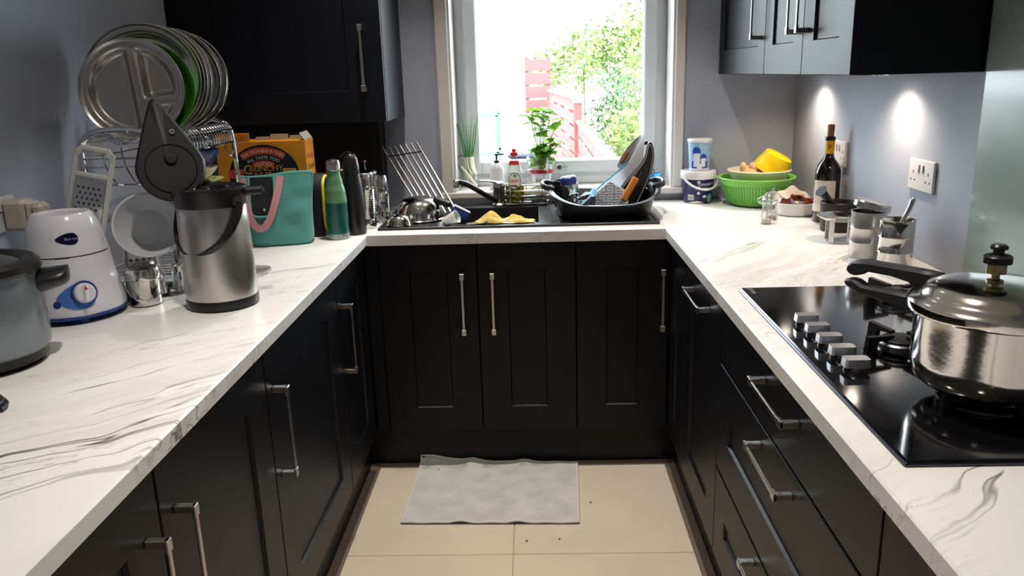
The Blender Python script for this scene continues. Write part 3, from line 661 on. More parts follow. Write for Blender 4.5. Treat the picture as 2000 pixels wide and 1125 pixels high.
# clear plastic lid lying behind the airpot
t = thing('plastic_saucer', 'clear plastic tub lid lying on the worktop behind the airpot', 'lid', (-.335, -.50, ZT))
mk('disc', MB().lathe([(0, .004), (.046, .004), (.050, .007), (.054, .006), (.056, .001), (.057, .001), (.055, .008), (.050, .009), (.045, .006), (0, .006)], 40), M_CLEARP, t)

# ---- chrome dish rack
RX0, RX1, RY0, RY1, RZT = -.672, -.458, -.690, -.190, .425
t = thing('chrome_dish_rack', 'two-tier chrome wire dish rack by the left wall', 'dish rack', (0, 0, ZT))
def arch(y): return smooth([(RX0, y, .004), (RX0, y, RZT - .07), (RX0 + .012, y, RZT - .018), (RX0 + .06, y, RZT), (RX1 - .06, y, RZT), (RX1 - .012, y, RZT - .018), (RX1, y, RZT - .07), (RX1, y, .004)], 3)
for y in (RY0, RY1): mk('end_frame', MB().tube(arch(y), .0075, 10), M_CHROMEB, t)
for x in (RX0, RX1):
    for z in (.390, .352, .190, .045): mk('rail', MB().tube([(x, RY0, z), (x, RY1, z)], .0028, 7), M_CHROMEB, t)
for z in (.352, .190, .045):
    for y in (RY0, RY1): mk('rail', MB().tube([(RX0, y, z), (RX1, y, z)], .0028, 7), M_CHROMEB, t)
wire0 = None
for i in range(24):
    y = RY0 + .02 + i * (RY1 - RY0 - .04) / 23
    if wire0 is None:
        wire0 = mk('slot_wire', MB().tube(smooth([(RX0, 0, .390), (RX0 + .03, 0, .412), (RX0 + .06, 0, .400), (-.565, 0, .380), (RX1 - .06, 0, .404), (RX1 - .025, 0, .412), (RX1, 0, .388), (RX1, 0, .352)], 2), .0020, 6), M_CHROMEB, t); wire0.location.y = y
    else: share(wire0, 'slot_wire', t, T(0, y, 0))
w1 = None
for z in (.190, .045):
    for i in range(15):
        y = RY0 + .03 + i * (RY1 - RY0 - .06) / 14
        if w1 is None: w1 = mk('shelf_wire', MB().tube([(RX0, 0, 0), (RX1, 0, 0)], .0018, 6), M_CHROMEB, t); w1.location = (0, y, z)
        else: share(w1, 'shelf_wire', t, T(0, y, z))
for i in range(4):                                    # hooped end guard on the near end
    x = RX0 + .015 + i * .052
    mk('end_hoop', MB().tube(smooth([(x, RY0 - .004, .400), (x + .004, RY0 - .030, .392), (x + .012, RY0 - .040, .340), (x + .030, RY0 - .030, .290), (x + .034, RY0 - .004, .285)], 3), .0018, 6), M_CHROMEB, t)
for z in (.285, .330): mk('rail', MB().tube([(RX0, RY0, z), (RX1, RY0, z)], .0022, 6), M_CHROMEB, t)
mk('badge_disc', MB().tube([(RX1 + .003, -.408 + .017 * math.cos(a), .366 + .017 * math.sin(a)) for a in [2 * PI * i / 24 for i in range(24)]], .0022, 6, True).tube([(RX1 + .003, -.418, .352), (RX1 + .003, -.396, .381)], .003, 6), M_CHROMEB, t)
mk('hook', MB().tube(smooth([(RX1, -.27, .352), (RX1 + .004, -.27, .33), (RX1 + .012, -.268, .312), (RX1 + .02, -.262, .318), (RX1 + .02, -.260, .330)], 2), .0018, 6), M_CHROMEB, t)
mk('drip_tray', MB().box(RX0 + .006, RX1 - .006, RY0 + .02, RY1 - .02, .012, .020, .003), P('white_tray', S(214, 220, 226), .4), t)

# ---- plates standing in the rack
def heightdisc(R, fn, nr=34, na=80, th=.0016):
    b = MB()
    def f(u, v):
        a = 2 * PI * u; r = R * v; x, y = r * math.cos(a), r * math.sin(a); return (x, y, fn(x / R, y / R, v))
    b.surf(f, na, nr, True)
    return b
def ss(a, b_, x): x = max(0, min(1, (x - a) / (b_ - a))); return x * x * (3 - 2 * x)
def thali(x, y, v):
    d1 = max(math.hypot(x, y) - .86, x - .06); d2 = max(math.hypot(x, y) - .86, .19 - x, -.22 - y); d3 = max(math.hypot(x, y) - .86, .19 - x, y + .37)
    rnd = lambda d: ss(-.0, -.13, d) if False else ss(0, .13, -d)
    h = -.020 * max(rnd(d1), rnd(d2), rnd(d3))
    return h + .004 * ss(.95, 1.0, v)
def thali2(x, y, v):
    d0 = math.hypot(x, y + .22) - .62
    ds = [d0]
    for a in (50, 90, 130, 175, 5):
        pass
    ang = math.atan2(y + .1, x)
    d2 = max(math.hypot(x, y) - .90, -(math.hypot(x, y + .22) - .70), .10 - y, abs(((ang - PI / 2) + PI) % (2 * PI) - PI) - .95)
    h = -.022 * max(ss(0, .12, -d0), ss(0, .10, -d2) if d2 < 0 else 0)
    return h + .004 * ss(.96, 1.0, v)
def dishfn(depth, flat=.78): return lambda x, y, v: depth * ss(flat, .98, v)
def plate(name, label, cat, y, R, fn, mat, lean=12, rz=8, x=-.560, roll=0, zb=ZT + .396, group='plates standing in the chrome rack', rim=True):
    t = thing(name, label, cat, (x, y, zb + R * math.cos(math.radians(lean)) * 1.0), group=group)
    Mt = Rz(math.radians(rz)) @ Rx(math.radians(90 - lean)) @ Rz(math.radians(roll))
    mk('dish', heightdisc(R, fn).xf(Mt), mat, t, 60)
    if rim:
        zr = fn(1.0, 0, 1.0); mk('rolled_rim', MB().tube([(R * math.cos(a), R * math.sin(a), zr) for a in [2 * PI * i / 64 for i in range(64)]], .0024, 6, True).xf(Mt), mat, t)
    return t
plate('compartment_plate', 'steel plate with three compartments at the front of the chrome rack', 'plate', -.628, .128, thali, M_STEEL, 10, 10, -.543, 6)
plate('green_plate', 'bright green plastic plate behind the front steel plate in the rack', 'plate', -.575, .122, dishfn(.018), P('green_plastic', S(58, 132, 28), .38), 11, 10, -.527)
plate('compartment_plate', 'large steel compartment plate behind the green plate in the rack', 'plate', -.535, .150, thali2, M_STEEL, 12, 10, -.556, -4)
for i, (dy, R) in enumerate(((-.500, .148), (-.475, .148), (-.452, .147))):
    plate('steel_plate', ('large flat steel plate standing just behind the big compartment plate', 'large flat steel plate in the middle of the rack row', 'large flat steel plate third behind the big compartment plate')[i], 'plate', dy, R, dishfn(.014, .86), M_STEEL, 12, 10, -.556 + .003 * i)
plate('steel_plate', 'deep-rimmed steel plate standing near the back of the rack', 'plate', -.375, .146, dishfn(.022, .74), M_POL, 13, 10, -.552)
plate('steel_plate', 'last steel plate standing at the window end of the rack', 'plate', -.335, .144, dishfn(.014, .85), M_POL, 13, 10, -.548)

# bowls stacked on the middle shelf
def bowl_lathe(R, h, foot=.45, th=.003):
    return [(0, .004), (R * foot, .004), (R * foot, 0), (R * (foot + .03), 0), (R * .72, h * .32), (R * .93, h * .72), (R, h), (R - th, h), (R * .93 - th, h * .74), (R * .72 - th, h * .36), (R * foot, .008), (0, .008)]
z_ = ZT + .192
tag(mk('steel_bowl', MB().lathe(bowl_lathe(.072, .045), 40).xf(T(-.535, -.330, z_)), M_POL), 'polished steel bowl at the bottom of the stack on the rack shelf', 'bowl')
tag(mk('yellow_plate', MB().lathe([(0, .003), (.045, 0), (.075, .013), (.076, .015), (.045, .005), (0, .006)], 40).xf(T(-.530, -.330, z_ + .046)), P('yellow_green_glaze', S(196, 196, 120), .3)), 'shallow yellow-green plate resting on the steel bowl in the rack', 'plate')
tag(mk('patterned_bowl', MB().lathe(bowl_lathe(.060, .034), 40).xf(T(-.528, -.332, z_ + .062)), P('cream_glaze', S(216, 208, 190), .25)), 'cream bowl stacked above the yellow-green plate in the rack', 'bowl')
tag(mk('blue_bowl', MB().lathe(bowl_lathe(.066, .050), 40).xf(T(-.520, -.336, z_ + .098)), P('dark_blue_glaze', S(30, 44, 92), .22, var=.5, vscale=60)), 'dark blue patterned bowl on top of the stack in the rack', 'bowl')

# ---- things leaning on the near end of the rack
# hand grater with a white frame
t = thing('hand_grater', 'flat hand grater with a white plastic frame hanging on the rack end', 'grater', (-.592, -.758, ZT + .385))
Mg = Rz(.12) @ Ry(math.radians(13)) @ Rx(math.radians(-9))
W2, L2 = .043, .250
fr_ = MB()
for s in (-1, 1): fr_.box(s * W2 - .006, s * W2 + .006, -.005, .005, -L2, -.010, .003)
fr_.box(-W2 - .006, W2 + .006, -.005, .005, -L2 - .010, -L2 + .004, .004); fr_.box(-.034, .034, -.006, .006, -.012, .004, .005); fr_.box(-W2, W2, -.004, .004, -.075, -.062, .003)
fr_.prism([(-W2 - .006, -.014), (-.030, .004), (-.026, -.006), (-W2 + .006, -.022)], -.005, .005, lambda x, z, h: (x, h, z)); fr_.prism([(W2 + .006, -.014), (.030, .004), (.026, -.006), (W2 - .006, -.022)], -.005, .005, lambda x, z, h: (x, h, z))
mk('frame', fr_.xf(Mg), P('off_white_plastic', S(206, 204, 196), .4), t)
mk('blade_plate', MB().box(-W2 + .006, W2 - .006, -.002, .0015, -L2 + .004, -.076, .0008).xf(Mg), M_STEEL, t)
tooth = None
for r_ in range(5):
    for c_ in range(5):
        x, z = -.024 + c_ * .012 + (.006 if r_ % 2 else 0) - .003, -.100 - r_ * .013
        b = MB().lathe([(0, .0030), (.0022, .0024), (.0036, 0)], 8)
        if tooth is None: tooth = mk('grating_hole', b, M_BLACKM, t)
        tt = tooth if (r_ == 0 and c_ == 0) else share(tooth, 'grating_hole', t)
        tt.matrix_local = Mg @ T(x, -.0018, z) @ Rx(PI / 2) @ Matrix.Diagonal((.8, 1.0, .5, 1))
mk('slicing_slot', MB().box(-.028, .028, -.0032, -.001, -.176, -.171, .0005).xf(Mg), M_BLACKM, t)
fine = MB()
for r_ in range(7):
    for c_ in range(11): fine.lathe([(0, .0016), (.0013, 0)], 5, -.028 + c_ * .0056 + (.0028 if r_ % 2 else 0), -.190 - r_ * .007)
mk('fine_teeth', fine.map(lambda x, y, z: (x, -.002 - z, y)).xf(Mg), P('dark_steel', (.2, .2, .2), .3, 1), t)

# translucent white bowl leaning over
t = thing('plastic_bowl', 'translucent white plastic bowl tipped on its side beside the hand grater', 'bowl', (-.470, -.800, ZT + .198))
mk('bowl', MB().lathe([(0, -.045), (.045, -.045), (.062, -.030), (.077, 0), (.081, .001), (.081, .003), (.076, .003), (.060, -.028), (.044, -.042), (0, -.042)], 48).xf(Rz(.25) @ Rx(math.radians(72)) @ Ry(.1)), P('translucent_white_plastic', S(226, 230, 236), .3, trans=.25, sss=.2), t)

# box grater
t = thing('box_grater', 'four-sided steel box grater standing behind the small tin', 'grater', (-.530, -.732, ZT), .35)
def bg(u, v): 
    a = 2 * PI * u; c_, s_ = math.cos(a), math.sin(a); k = .25
    return (math.copysign(abs(c_) ** k, c_) * (.050 - .018 * v), math.copysign(abs(s_) ** k, s_) * (.036 - .012 * v), .002 + .165 * v)
mk('body', MB().surf(bg, 40, 5, True), M_STEEL, t, 40)
mk('base_rim', MB().tube([(math.copysign(abs(math.cos(a)) ** .25, math.cos(a)) * .051, math.copysign(abs(math.sin(a)) ** .25, math.sin(a)) * .037, .004) for a in [2 * PI * i / 40 for i in range(40)]], .003, 6, True), M_BLACKPL, t)
gh = None
for r_ in range(7):
    for c_ in range(4):
        v = .16 + r_ * .11; x = (-.027 + c_ * .018 + (.006 if r_ % 2 else -.003)) * (1 - .3 * v); y = -(.036 - .012 * v)
        Mx = T(x, y - .0004, .002 + .165 * v) @ Rx(PI / 2 + .07)
        if gh is None: gh = mk('grating_hole', MB().lathe([(0, .0035), (.003, .0028), (.0048, 0)], 8), P('dark_steel', (.2, .2, .2), .3, 1), t); gh.matrix_local = Mx
        else: share(gh, 'grating_hole', t, Mx)
mk('handle', MB().tube(smooth([(-.026, 0, .166), (-.026, 0, .185), (-.018, 0, .192), (.018, 0, .192), (.026, 0, .185), (.026, 0, .166)], 2), .004, 8), M_STEEL, t)
# flat grater leaning beside it (visible slot plate)
t = thing('spice_jar', 'clear glass jar with steel lid standing by the rack foot', 'jar', (-.447, -.700, ZT))
mk('jar', MB().lathe([(0, .002), (.024, .002), (.026, .006), (.026, .055), (.022, .062), (.021, .060), (.024, .054), (.024, .008), (0, .006)], 28), M_GLASS, t)
mk('lid', MB().lathe([(.0235, .058), (.0245, .060), (.0245, .074), (.022, .076), (0, .076)], 28), M_POL, t)

# black cable loop at the near end of the left worktop
t = thing('cable_coil', 'coiled black cable at the near left edge of the worktop', 'cable', (-.475, -1.487, ZT))
mk('coil', MB().tube([((.046 - .0032 * (i / 18) + .003 * math.sin(i * .31)) * math.cos(i * .35), (.046 - .0032 * (i / 18) + .003 * math.sin(i * .31)) * math.sin(i * .35), .0052 + .0075 * (i // 18) + .0075 * (i % 18) / 18) for i in range(60)], .0048, 8), M_BLACKM, t)

# ---- bags, box and bottles at the far end of the left worktop
def fabric_bump(x, y, z, k=.004): return k * (math.sin(x * 37 + z * 51) * .5 + math.sin(z * 83 - x * 29) * .35 + math.sin(x * 71 + 2.0) * .25)
t = thing('lunch_bag', 'teal fabric lunch bag with pink straps on the left worktop', 'bag', (-.368, -.082, ZT), math.radians(13))
M_TEAL = P('teal_fabric', S(84, 158, 148), .62, var=.06, vscale=9, bump=.15, bscale=26, sheen=.2)
def bagf(u, v):
    a = 2 * PI * u; c_, s_ = math.cos(a), math.sin(a); k = .42
    wd = .104 + .016 * v - .006 * math.sin(PI * v); dp = (.062 - .040 * v ** 1.6) * (1 + .10 * math.sin(PI * v))
    if v < .06: q = .90 + .10 * (v / .06); wd *= q; dp *= q
    x = math.copysign(abs(c_) ** k, c_) * wd; y = math.copysign(abs(s_) ** k, s_) * dp; z = .002 + .226 * v
    n = fabric_bump(x, y, z, .005) * math.sin(PI * min(1, v * 1.05)); 
    z += (.006 * math.sin(x * 22) if v > .9 else 0) * (v - .9) * 10
    return (x, y + (-n if s_ < 0 else n), z)
b = MB().surf(bagf, 72, 30, True); b.f.append(tuple(range(72))); b.f.append(tuple(range(29 * 72, 30 * 72))); mk('bag_body', b, M_TEAL, t, 60)
mk('zip_edge', MB().tube([(x, bagf(.75, .97)[1] * 0 - .010 + .003 * math.sin(x * 30), .230 + .005 * math.sin(x * 22)) for x in [-.118 + .236 * i / 24 for i in range(25)]], .007, 8), M_TEAL, t)
def front_y(x, z): 
    v = (z - .002) / .232; return -((.062 - .040 * v ** 1.6) * (1 + .10 * math.sin(PI * v))) - abs(fabric_bump(x, 0, z, .004)) - .001
fp = [(-.086, .228), (-.014, .228), (-.014, .125), (-.022, .112), (-.075, .112), (-.086, .125)]
pk = MB().surf(lambda u, v: (-.084 + .070 * u, front_y(-.05, .110 + .118 * v) - .004, .110 + .118 * v), 8, 10).surf(lambda u, v: (-.084 + .070 * u, front_y(-.05, .110 + .118 * v) - .0005, .110 + .118 * v), 8, 10)
fpk = mk('flap_pocket', pk, P('black_fabric', S(22, 24, 30), .6, bump=.1, bscale=300), t)
mk('binding', MB().tube(smooth([(x, front_y(x, z) - .004, z) for x, z in ((-.090, .230), (-.090, .17), (-.088, .115), (-.078, .103), (-.05, .101), (-.020, .103), (-.010, .115), (-.009, .17), (-.008, .230))], 2), .0050, 8), M_TEAL, t)
mk('snap', MB().lathe([(0, .003), (.004, .0028), (.006, 0)], 18).xf(T(-.045, front_y(-.045, .125) - .005, .125) @ Rx(PI / 2)), M_CHROMEB, fpk)
st_ = smooth([(-.106, front_y(-.106, .225) - .006, .228), (-.104, front_y(0, .18) - .012, .17), (-.092, front_y(0, .10) - .014, .095), (-.066, front_y(0, .07) - .012, .058), (-.034, front_y(0, .09) - .014, .080), (-.006, front_y(0, .15) - .014, .150), (.014, front_y(.014, .225) - .006, .230)], 3)
mk('strap', MB().ribbon(st_, lambda i: (Vector((-(st_[min(i + 1, len(st_) - 1)] - st_[max(i - 1, 0)]).z, 0, (st_[min(i + 1, len(st_) - 1)] - st_[max(i - 1, 0)]).x)).normalized() * .0115), .002), P('pink_webbing', S(212, 150, 156), .7, bump=.1, bscale=400), t)

t = thing('lunch_bag', 'black lunch bag with yellow piping beside the teal bag', 'bag', (-.275, .056, ZT), math.radians(4))
def yb(u, v):
    a = 2 * PI * u; c_, s_ = math.cos(a), math.sin(a); k = .5; tz = 1 - (max(0, v - .72) / .28) ** 2 * .55 if v > .72 else 1
    return (math.copysign(abs(c_) ** k, c_) * .028, math.copysign(abs(s_) ** k, s_) * .058 * tz, .002 + .212 * v)
b = MB().surf(yb, 48, 18, True); b.f += [tuple(range(48)), tuple(range(17 * 48, 18 * 48))]; mk('bag_body', b, P('black_fabric', S(22, 24, 30), .6), t, 60)
mk('yellow_piping', MB().tube(loop([(.029, s * .054 * k, z) for s, k, z in ((-1, 1, .012), (-1, 1, .15), (-1, .75, .20), (1, .75, .208), (1, 1, .15), (1, 1, .012))], 2), .0055, 8, True), P('yellow_fabric', S(222, 206, 40), .5), t)
mk('zip_pull', MB().box(.030, .034, -.040, -.032, .10, .125, .001), P('yellow_fabric', S(222, 206, 40), .5), t)

# cereal box
t = thing('cereal_box', 'orange cereal box with black dome print standing behind the teal bag', 'box', (-.462, .064, ZT), math.radians(3))
M_ORG = P('orange_card', S(232, 150, 30), .45, var=.02); M_CARD = P('grey_card', S(176, 170, 160), .7); M_PBLK = P('black_print', S(26, 24, 24), .45); M_PRED = P('red_orange_print', S(206, 74, 52), .45); M_PWHT = P('white_print', S(240, 232, 222), .45); M_PGLD = P('gold_print', S(226, 160, 60), .45)
bw, bh, bdp = .155, .330, .13
mk('carton', MB().box(-bw, bw, 0, bdp, .001, bh, .001), M_ORG, t)
mk('torn_flap', MB().box(-bw, -.035, .002, .004, bh, bh + .030, .0008).xf(T(0, 0, 0)), M_ORG, t)
for x0, x1, dz, ry in ((-.030, .02, .012, .10), (.022, .085, .020, .05), (.09, .13, .014, -.1)): mk('top_flap', MB().box(x0, x1, .06, .062, bh - .002, bh + dz, .0006), M_CARD, t)
mk('top_flap', MB().box(0, .002, .004, bdp - .004, 0, .03, .0006).xf(T(bw - .002, 0, bh) @ Ry(-.6)), M_CARD, t)
def fr_print(name, mb, mat, lay, parent=None): return mk(name, mb.map(lambda x, y, z: (x, -.0004 * lay, y)), mat, parent or t, sm=False)
cx_, cz_ = .005, .214
dome = [(cx_ + .122 * math.cos(PI * i / 40), cz_ + .105 * math.sin(PI * i / 40)) for i in range(41)] + [(cx_ - .122, .03), (cx_ + .122, .03)][:0] + [(cx_ - .125, .08), (cx_ + .125, .08)]
art = fr_print('dome_print', poly(dome), M_PBLK, 1)
def arcband(r0, r1, a0, a1, zc, n=18): return poly([(cx_ + r0 * math.cos(math.radians(a)), zc + r0 * math.sin(math.radians(a))) for a in [a0 + (a1 - a0) * i / n for i in range(n + 1)]] + [(cx_ + r1 * math.cos(math.radians(a)), zc + r1 * math.sin(math.radians(a))) for a in [a1 + (a0 - a1) * i / n for i in range(n + 1)]])
def arctext(s, size, r, zc): return text(s, size).map(lambda x, y, z: (cx_ + (r + y) * math.sin(x / r), zc + (r + y) * math.cos(x / r), 0))
fr_print('red_band', arcband(.128, .152, 122, 58, .158), M_PRED, 2, art); fr_print('slogan', arctext('THE TROUBLE IS THEY', .0155, .139, .158), M_PWHT, 3, art)
fr_print('slogan', arctext('ALL TASTE TOO', .0160, .116, .158), M_PWHT, 3, art)
fr_print('red_band', arcband(.084, .106, 112, 68, .158), M_PRED, 2, art); fr_print('slogan', arctext('GOOD!', .0170, .094, .158), M_PWHT, 3, art)
fr_print('brand_print', text('C', .046).map(lambda x, y, z: (x - .052, y + .232, 0)), M_PGLD, 3, art); fr_print('brand_print', text('RUNCHY', .029).map(lambda x, y, z: (x + .012, y + .236, 0)), M_PGLD, 3, art)
fr_print('brand_print', text('NUT', .029).map(lambda x, y, z: (x + .000, y + .212, 0)), M_PGLD, 3, art)
fr_print('picture_panel', rect(.070, .116, .185, .235), M_PGLD, 2, art); fr_print('picture_panel', poly(ell(.093, .208, .018, .014)), M_PWHT, 3, art)
fr_print('picture_panel', rect(-.118, -.068, .205, .235), M_PRED, 2, art); fr_print('tab_print', text('Kellogg\'s', .022).map(lambda x, y, z: (x - .08, y + .345, 0)), M_PRED, 1)
sd = lambda mb: mb.map(lambda x, y, z: (bw + .0005, x + .065, y))
mk('side_print', sd(text('Kellogg\'s', .026).map(lambda x, y, z: (x, y + .275, 0))), M_PRED, t, sm=False); mk('side_print', sd(text('Crunchy', .030).map(lambda x, y, z: (x, y + .235, 0))), M_PBLK, t, sm=False)
mk('side_print', sd(poly(ell(.02, .175, .013, .013))), M_PWHT, t, sm=False)
# red packet behind
t = thing('snack_packet', 'small red packet tucked behind the cereal box', 'packet', (-.238, .222, ZT), .15)
def pkf(u, v):
    x = -.045 + .09 * u; e = math.sin(PI * u) * math.sin(PI * v); return (x, 0, .002 + .20 * v + (.004 * math.sin(u * 40) if v > .96 else 0)), e
b = MB(); b.surf(lambda u, v: (pkf(u, v)[0][0], -.020 * pkf(u, v)[1], pkf(u, v)[0][2]), 16, 16); b.surf(lambda u, v: (pkf(u, v)[0][0], .020 * pkf(u, v)[1], pkf(u, v)[0][2]), 16, 16)
mk('packet', b, P('red_foil', S(206, 36, 34), .3, coat=.2), t, 60)
# dark jar behind
t = thing('storage_jar', 'dark lidded jar behind the green bottle', 'jar', (-.205, .152, ZT))
mk('jar', MB().lathe([(0, .001), (.034, .001), (.036, .006), (.036, .185), (.030, .195), (.030, .200)], 32), P('dark_jar_glass', (.02, .02, .022), .12), t)
mk('lid', MB().lathe([(.033, .196), (.035, .198), (.035, .216), (.032, .220), (0, .221)], 32), P('dark_steel', (.2, .2, .2), .3, 1), t)

# green bottle
t = thing('water_bottle', 'two-tone green steel water bottle with silver cap on the left worktop', 'bottle', (-.190, -.030, ZT))
def bot(z):
    pts = [(0, .035), (.004, .0375), (.125, .0375), (.160, .0345), (.195, .0275), (.222, .0225), (.236, .0215)]
    for (a, ra), (b_, rb) in zip(pts[:-1], pts[1:]):
        if z <= b_: return ra + (rb - ra) * ss(0, 1, (z - a) / (b_ - a)) if z > .125 else ra + (rb - ra) * (z - a) / (b_ - a)
    return .0215
zs = lambda a, b_, n: [a + (b_ - a) * i / n for i in range(n + 1)]
mk('bottom_band', MB().lathe([(0, .001)] + [(bot(z), z) for z in zs(.001, .020, 4)], 40), P('speckled_steel', S(150, 160, 156), .35, .6, var=.5, vscale=120), t)
mk('lower_body', MB().lathe([(bot(z), z) for z in zs(.020, .126, 6)], 40), P('dark_teal_green_paint', S(14, 84, 76), .3, coat=.3), t)
mk('upper_body', MB().lathe([(bot(z), z) for z in zs(.126, .236, 16)], 40), P('sage_green_paint', S(92, 140, 100), .4, coat=.2), t)
mk('cap', MB().lathe([(.022, .234), (.0235, .236), (.0235, .258), (.020, .268), (.012, .272), (0, .273)], 36), M_STEEL, t)
# black bottle
t = thing('water_bottle', 'tall matt black water bottle with looped lid behind the green bottle', 'bottle', (-.148, .048, ZT))
mk('body', MB().lathe([(0, .001), (.036, .001), (.0385, .006), (.0385, .10), (.0350, .16), (.0300, .200), (.0285, .213), (0, .213)], 40), P('black_bottle_paint', (.010, .010, .011), .35), t)
mk('lid', MB().lathe([(.029, .212), (.0295, .214), (.0290, .236), (.025, .262), (.018, .278), (.008, .285), (0, .286)], 32), M_BLACKPL, t)
mk('carry_loop', MB().tube(smooth([(-.028, -.004, .235), (-.034, -.006, .262), (-.020, -.008, .286), (.004, -.008, .286), (.018, -.006, .270)], 3), .004, 8), P('dark_gloss_plastic', (.01, .01, .011), .12), t)
# ridged steel tumbler
t = thing('glass_infuser', 'glass tumbler with ridged steel sleeve and chrome cap beside the black bottle', 'tumbler', (-.128, .160, ZT))
mk('sleeve', MB().lathe([(0, .001), (.033, .001), (.034, .004), (.034, .035)] + [(.0325 + (.0012 if i % 2 else 0), .038 + i * .0032) for i in range(34)] + [(.033, .150), (.031, .150)], 40), M_POL, t)
mk('glass', MB().lathe([(.030, .146), (.031, .150), (.031, .188), (.029, .188), (.029, .146)], 36), M_GLASS, t)
mk('cap', MB().lathe([(.032, .186), (.034, .188), (.034, .198), (.030, .203), (.012, .205), (0, .206)], 36), M_CHROMEB, t)
# cafetiere behind
t = thing('cafetiere', 'glass cafetiere with chrome lid and plunger knob in the corner behind the bottles', 'cafetiere', (-.170, .385, ZT))
mk('glass', MB().lathe([(0, .008), (.040, .008), (.041, .010), (.041, .172), (.039, .172), (.039, .012), (0, .011)], 36), M_GLASS, t)
for z in (.004, .15): mk('frame_ring', MB().lathe([(.0415, z), (.0435, z), (.0435, z + .012), (.0415, z + .012), (.0415, z)], 36), M_CHROMEB, t)
for a in (.4, 2.0, 3.6, 5.2): mk('frame_post', MB().box(.0415, .0435, -.005, .005, 0, .16).xf(Rz(a)), M_CHROMEB, t)
mk('lid', MB().lathe([(.043, .170), (.045, .173), (.044, .182), (.030, .192), (.006, .196), (0, .196)], 36), M_CHROMEB, t)
mk('plunger_knob', MB().lathe([(.002, .195), (.002, .215), (.007, .218), (.008, .224), (0, .230)], 20), M_CHROMEB, t)
# wine glass upside... standing
t = thing('wine_glass', 'tall wine glass with a red trace in the bowl next to the black panel', 'glass', (-.098, .268, ZT))
mk('bowl', MB().lathe([(.004, .062), (.018, .068), (.032, .092), (.036, .125), (.033, .160), (.029, .178), (.0278, .178), (.0318, .160), (.0345, .125), (.0305, .094), (.017, .071), (0, .067)], 40), M_GLASS, t)
mk('stem', MB().lathe([(0, .0005), (.030, .001), (.030, .003), (.008, .008), (.0038, .020), (.0036, .055), (.006, .064)], 32), M_GLASS, t)
mk('wine_residue', MB().lathe([(0, .0685), (.015, .0715), (.019, .0755), (0, .0755)], 24), P('wine', (.35, .03, .04), .1, trans=.6), t)
t = thing('steel_shaker', 'narrow ridged steel shaker standing in front of the black panel', 'shaker', (-.098, .345, ZT))
mk('body', MB().lathe([(0, .001), (.022, .001), (.022, .030)] + [(.021 + (.001 if i % 2 else 0), .032 + i * .003) for i in range(24)] + [(.022, .106), (0, .108)], 28), M_POL, t)

# ================================================================== SINK AND WINDOW SILL
M_SINK = P('black_composite', (.012, .012, .014), .38, rvar=.05, vscale=40)
SX0, SX1, SY0, SY1, SZ = -.078, .932, .088, .598, ZT
t = thing('kitchen_sink', 'black composite inset sink with drainer under the window', 'sink', (0, 0, SZ))
b = MB(); B0, B1, B2, B3 = .148, .502, .150, .500
for a in ((SX0, B0, SY0, SY1), (B1, SX1, SY0, SY1), (B0, B1, SY0, B2), (B0, B1, B3, SY1)): b.box(a[0], a[1], a[2], a[3], .0005, .0065)
mk('rim', b, M_SINK, t)
lip = MB(); 
for a in ((SX0, SX1, SY0, SY0 + .010), (SX0, SX1, SY1 - .010, SY1)): lip.box(*a, .0066, .0095, .002)
for a in ((SX0, SX0 + .010, SY0 + .010, SY1 - .010), (SX1 - .010, SX1, SY0 + .010, SY1 - .010)): lip.box(*a, .0066, .0095, .002)
mk('raised_edge', lip, M_SINK, t)
bw_ = MB(); d_ = -.19; q = .012
bw_.add([(B0, B2, .006), (B1, B2, .006), (B1, B3, .006), (B0, B3, .006), (B0 + q, B2 + q, d_), (B1 - q, B2 + q, d_), (B1 - q, B3 - q, d_), (B0 + q, B3 - q, d_)], [(0, 1, 5, 4), (1, 2, 6, 5), (2, 3, 7, 6), (3, 0, 4, 7), (4, 5, 6, 7)])
mk('bowl', bw_, M_SINK, t)
mk('waste', MB().lathe([(0, d_ + .003), (.035, d_ + .003), (.042, d_ + .001)], 28, .325, .325), M_CHROME, t)
rb = None
for k, x0 in enumerate([.545 + .030 * i for i in range(12)] + [-.050 + .028 * i for i in range(6)]):
    if rb is None: rb = mk('drainer_rib', MB().box(0, .008, SY0 + .04, SY1 - .09, .0066, .0088, .001), M_SINK, t); rb.location.x = x0
    else: share(rb, 'drainer_rib', t, T(x0, 0, 0))

# tap
t = thing('kitchen_tap', 'chrome mixer tap with long black spout swung over the sink', 'tap', (.342, .555, ZT + .0066))
mk('body', MB().lathe([(0, 0), (.030, 0), (.030, .006), (.025, .012), (.024, .070), (.026, .074), (.026, .082), (.022, .094), (.012, .100), (0, .101)], 36), M_CHROME, t)
mk('lever', MB().surf(lambda u, v: (-.002 - .080 * v + .006 * math.cos(2 * PI * u) * 0, (.014 - .006 * v) * math.cos(2 * PI * u), .094 + .012 * math.sin(PI * .5 * v) + (.0065 - .003 * v) * math.sin(2 * PI * u)), 14, 10, True).xf(Rz(.25)), M_CHROME, t, 60)
sp = smooth([(-.010, -.016, .022), (-.030, -.030, .034), (-.090, -.062, .078), (-.130, -.082, .106), (-.158, -.096, .114)], 3)
mk('spout', MB().tube(sp, [.0105] * len(sp), 12), P('black_tap_finish', (.014, .014, .016), .25, coat=.4), t)
mk('nozzle', MB().lathe([(0, -.016), (.011, -.016), (.012, -.012), (.012, .012), (.009, .016), (0, .016)], 24).xf(T(-.165, -.100, .108)), M_CHROME, t)

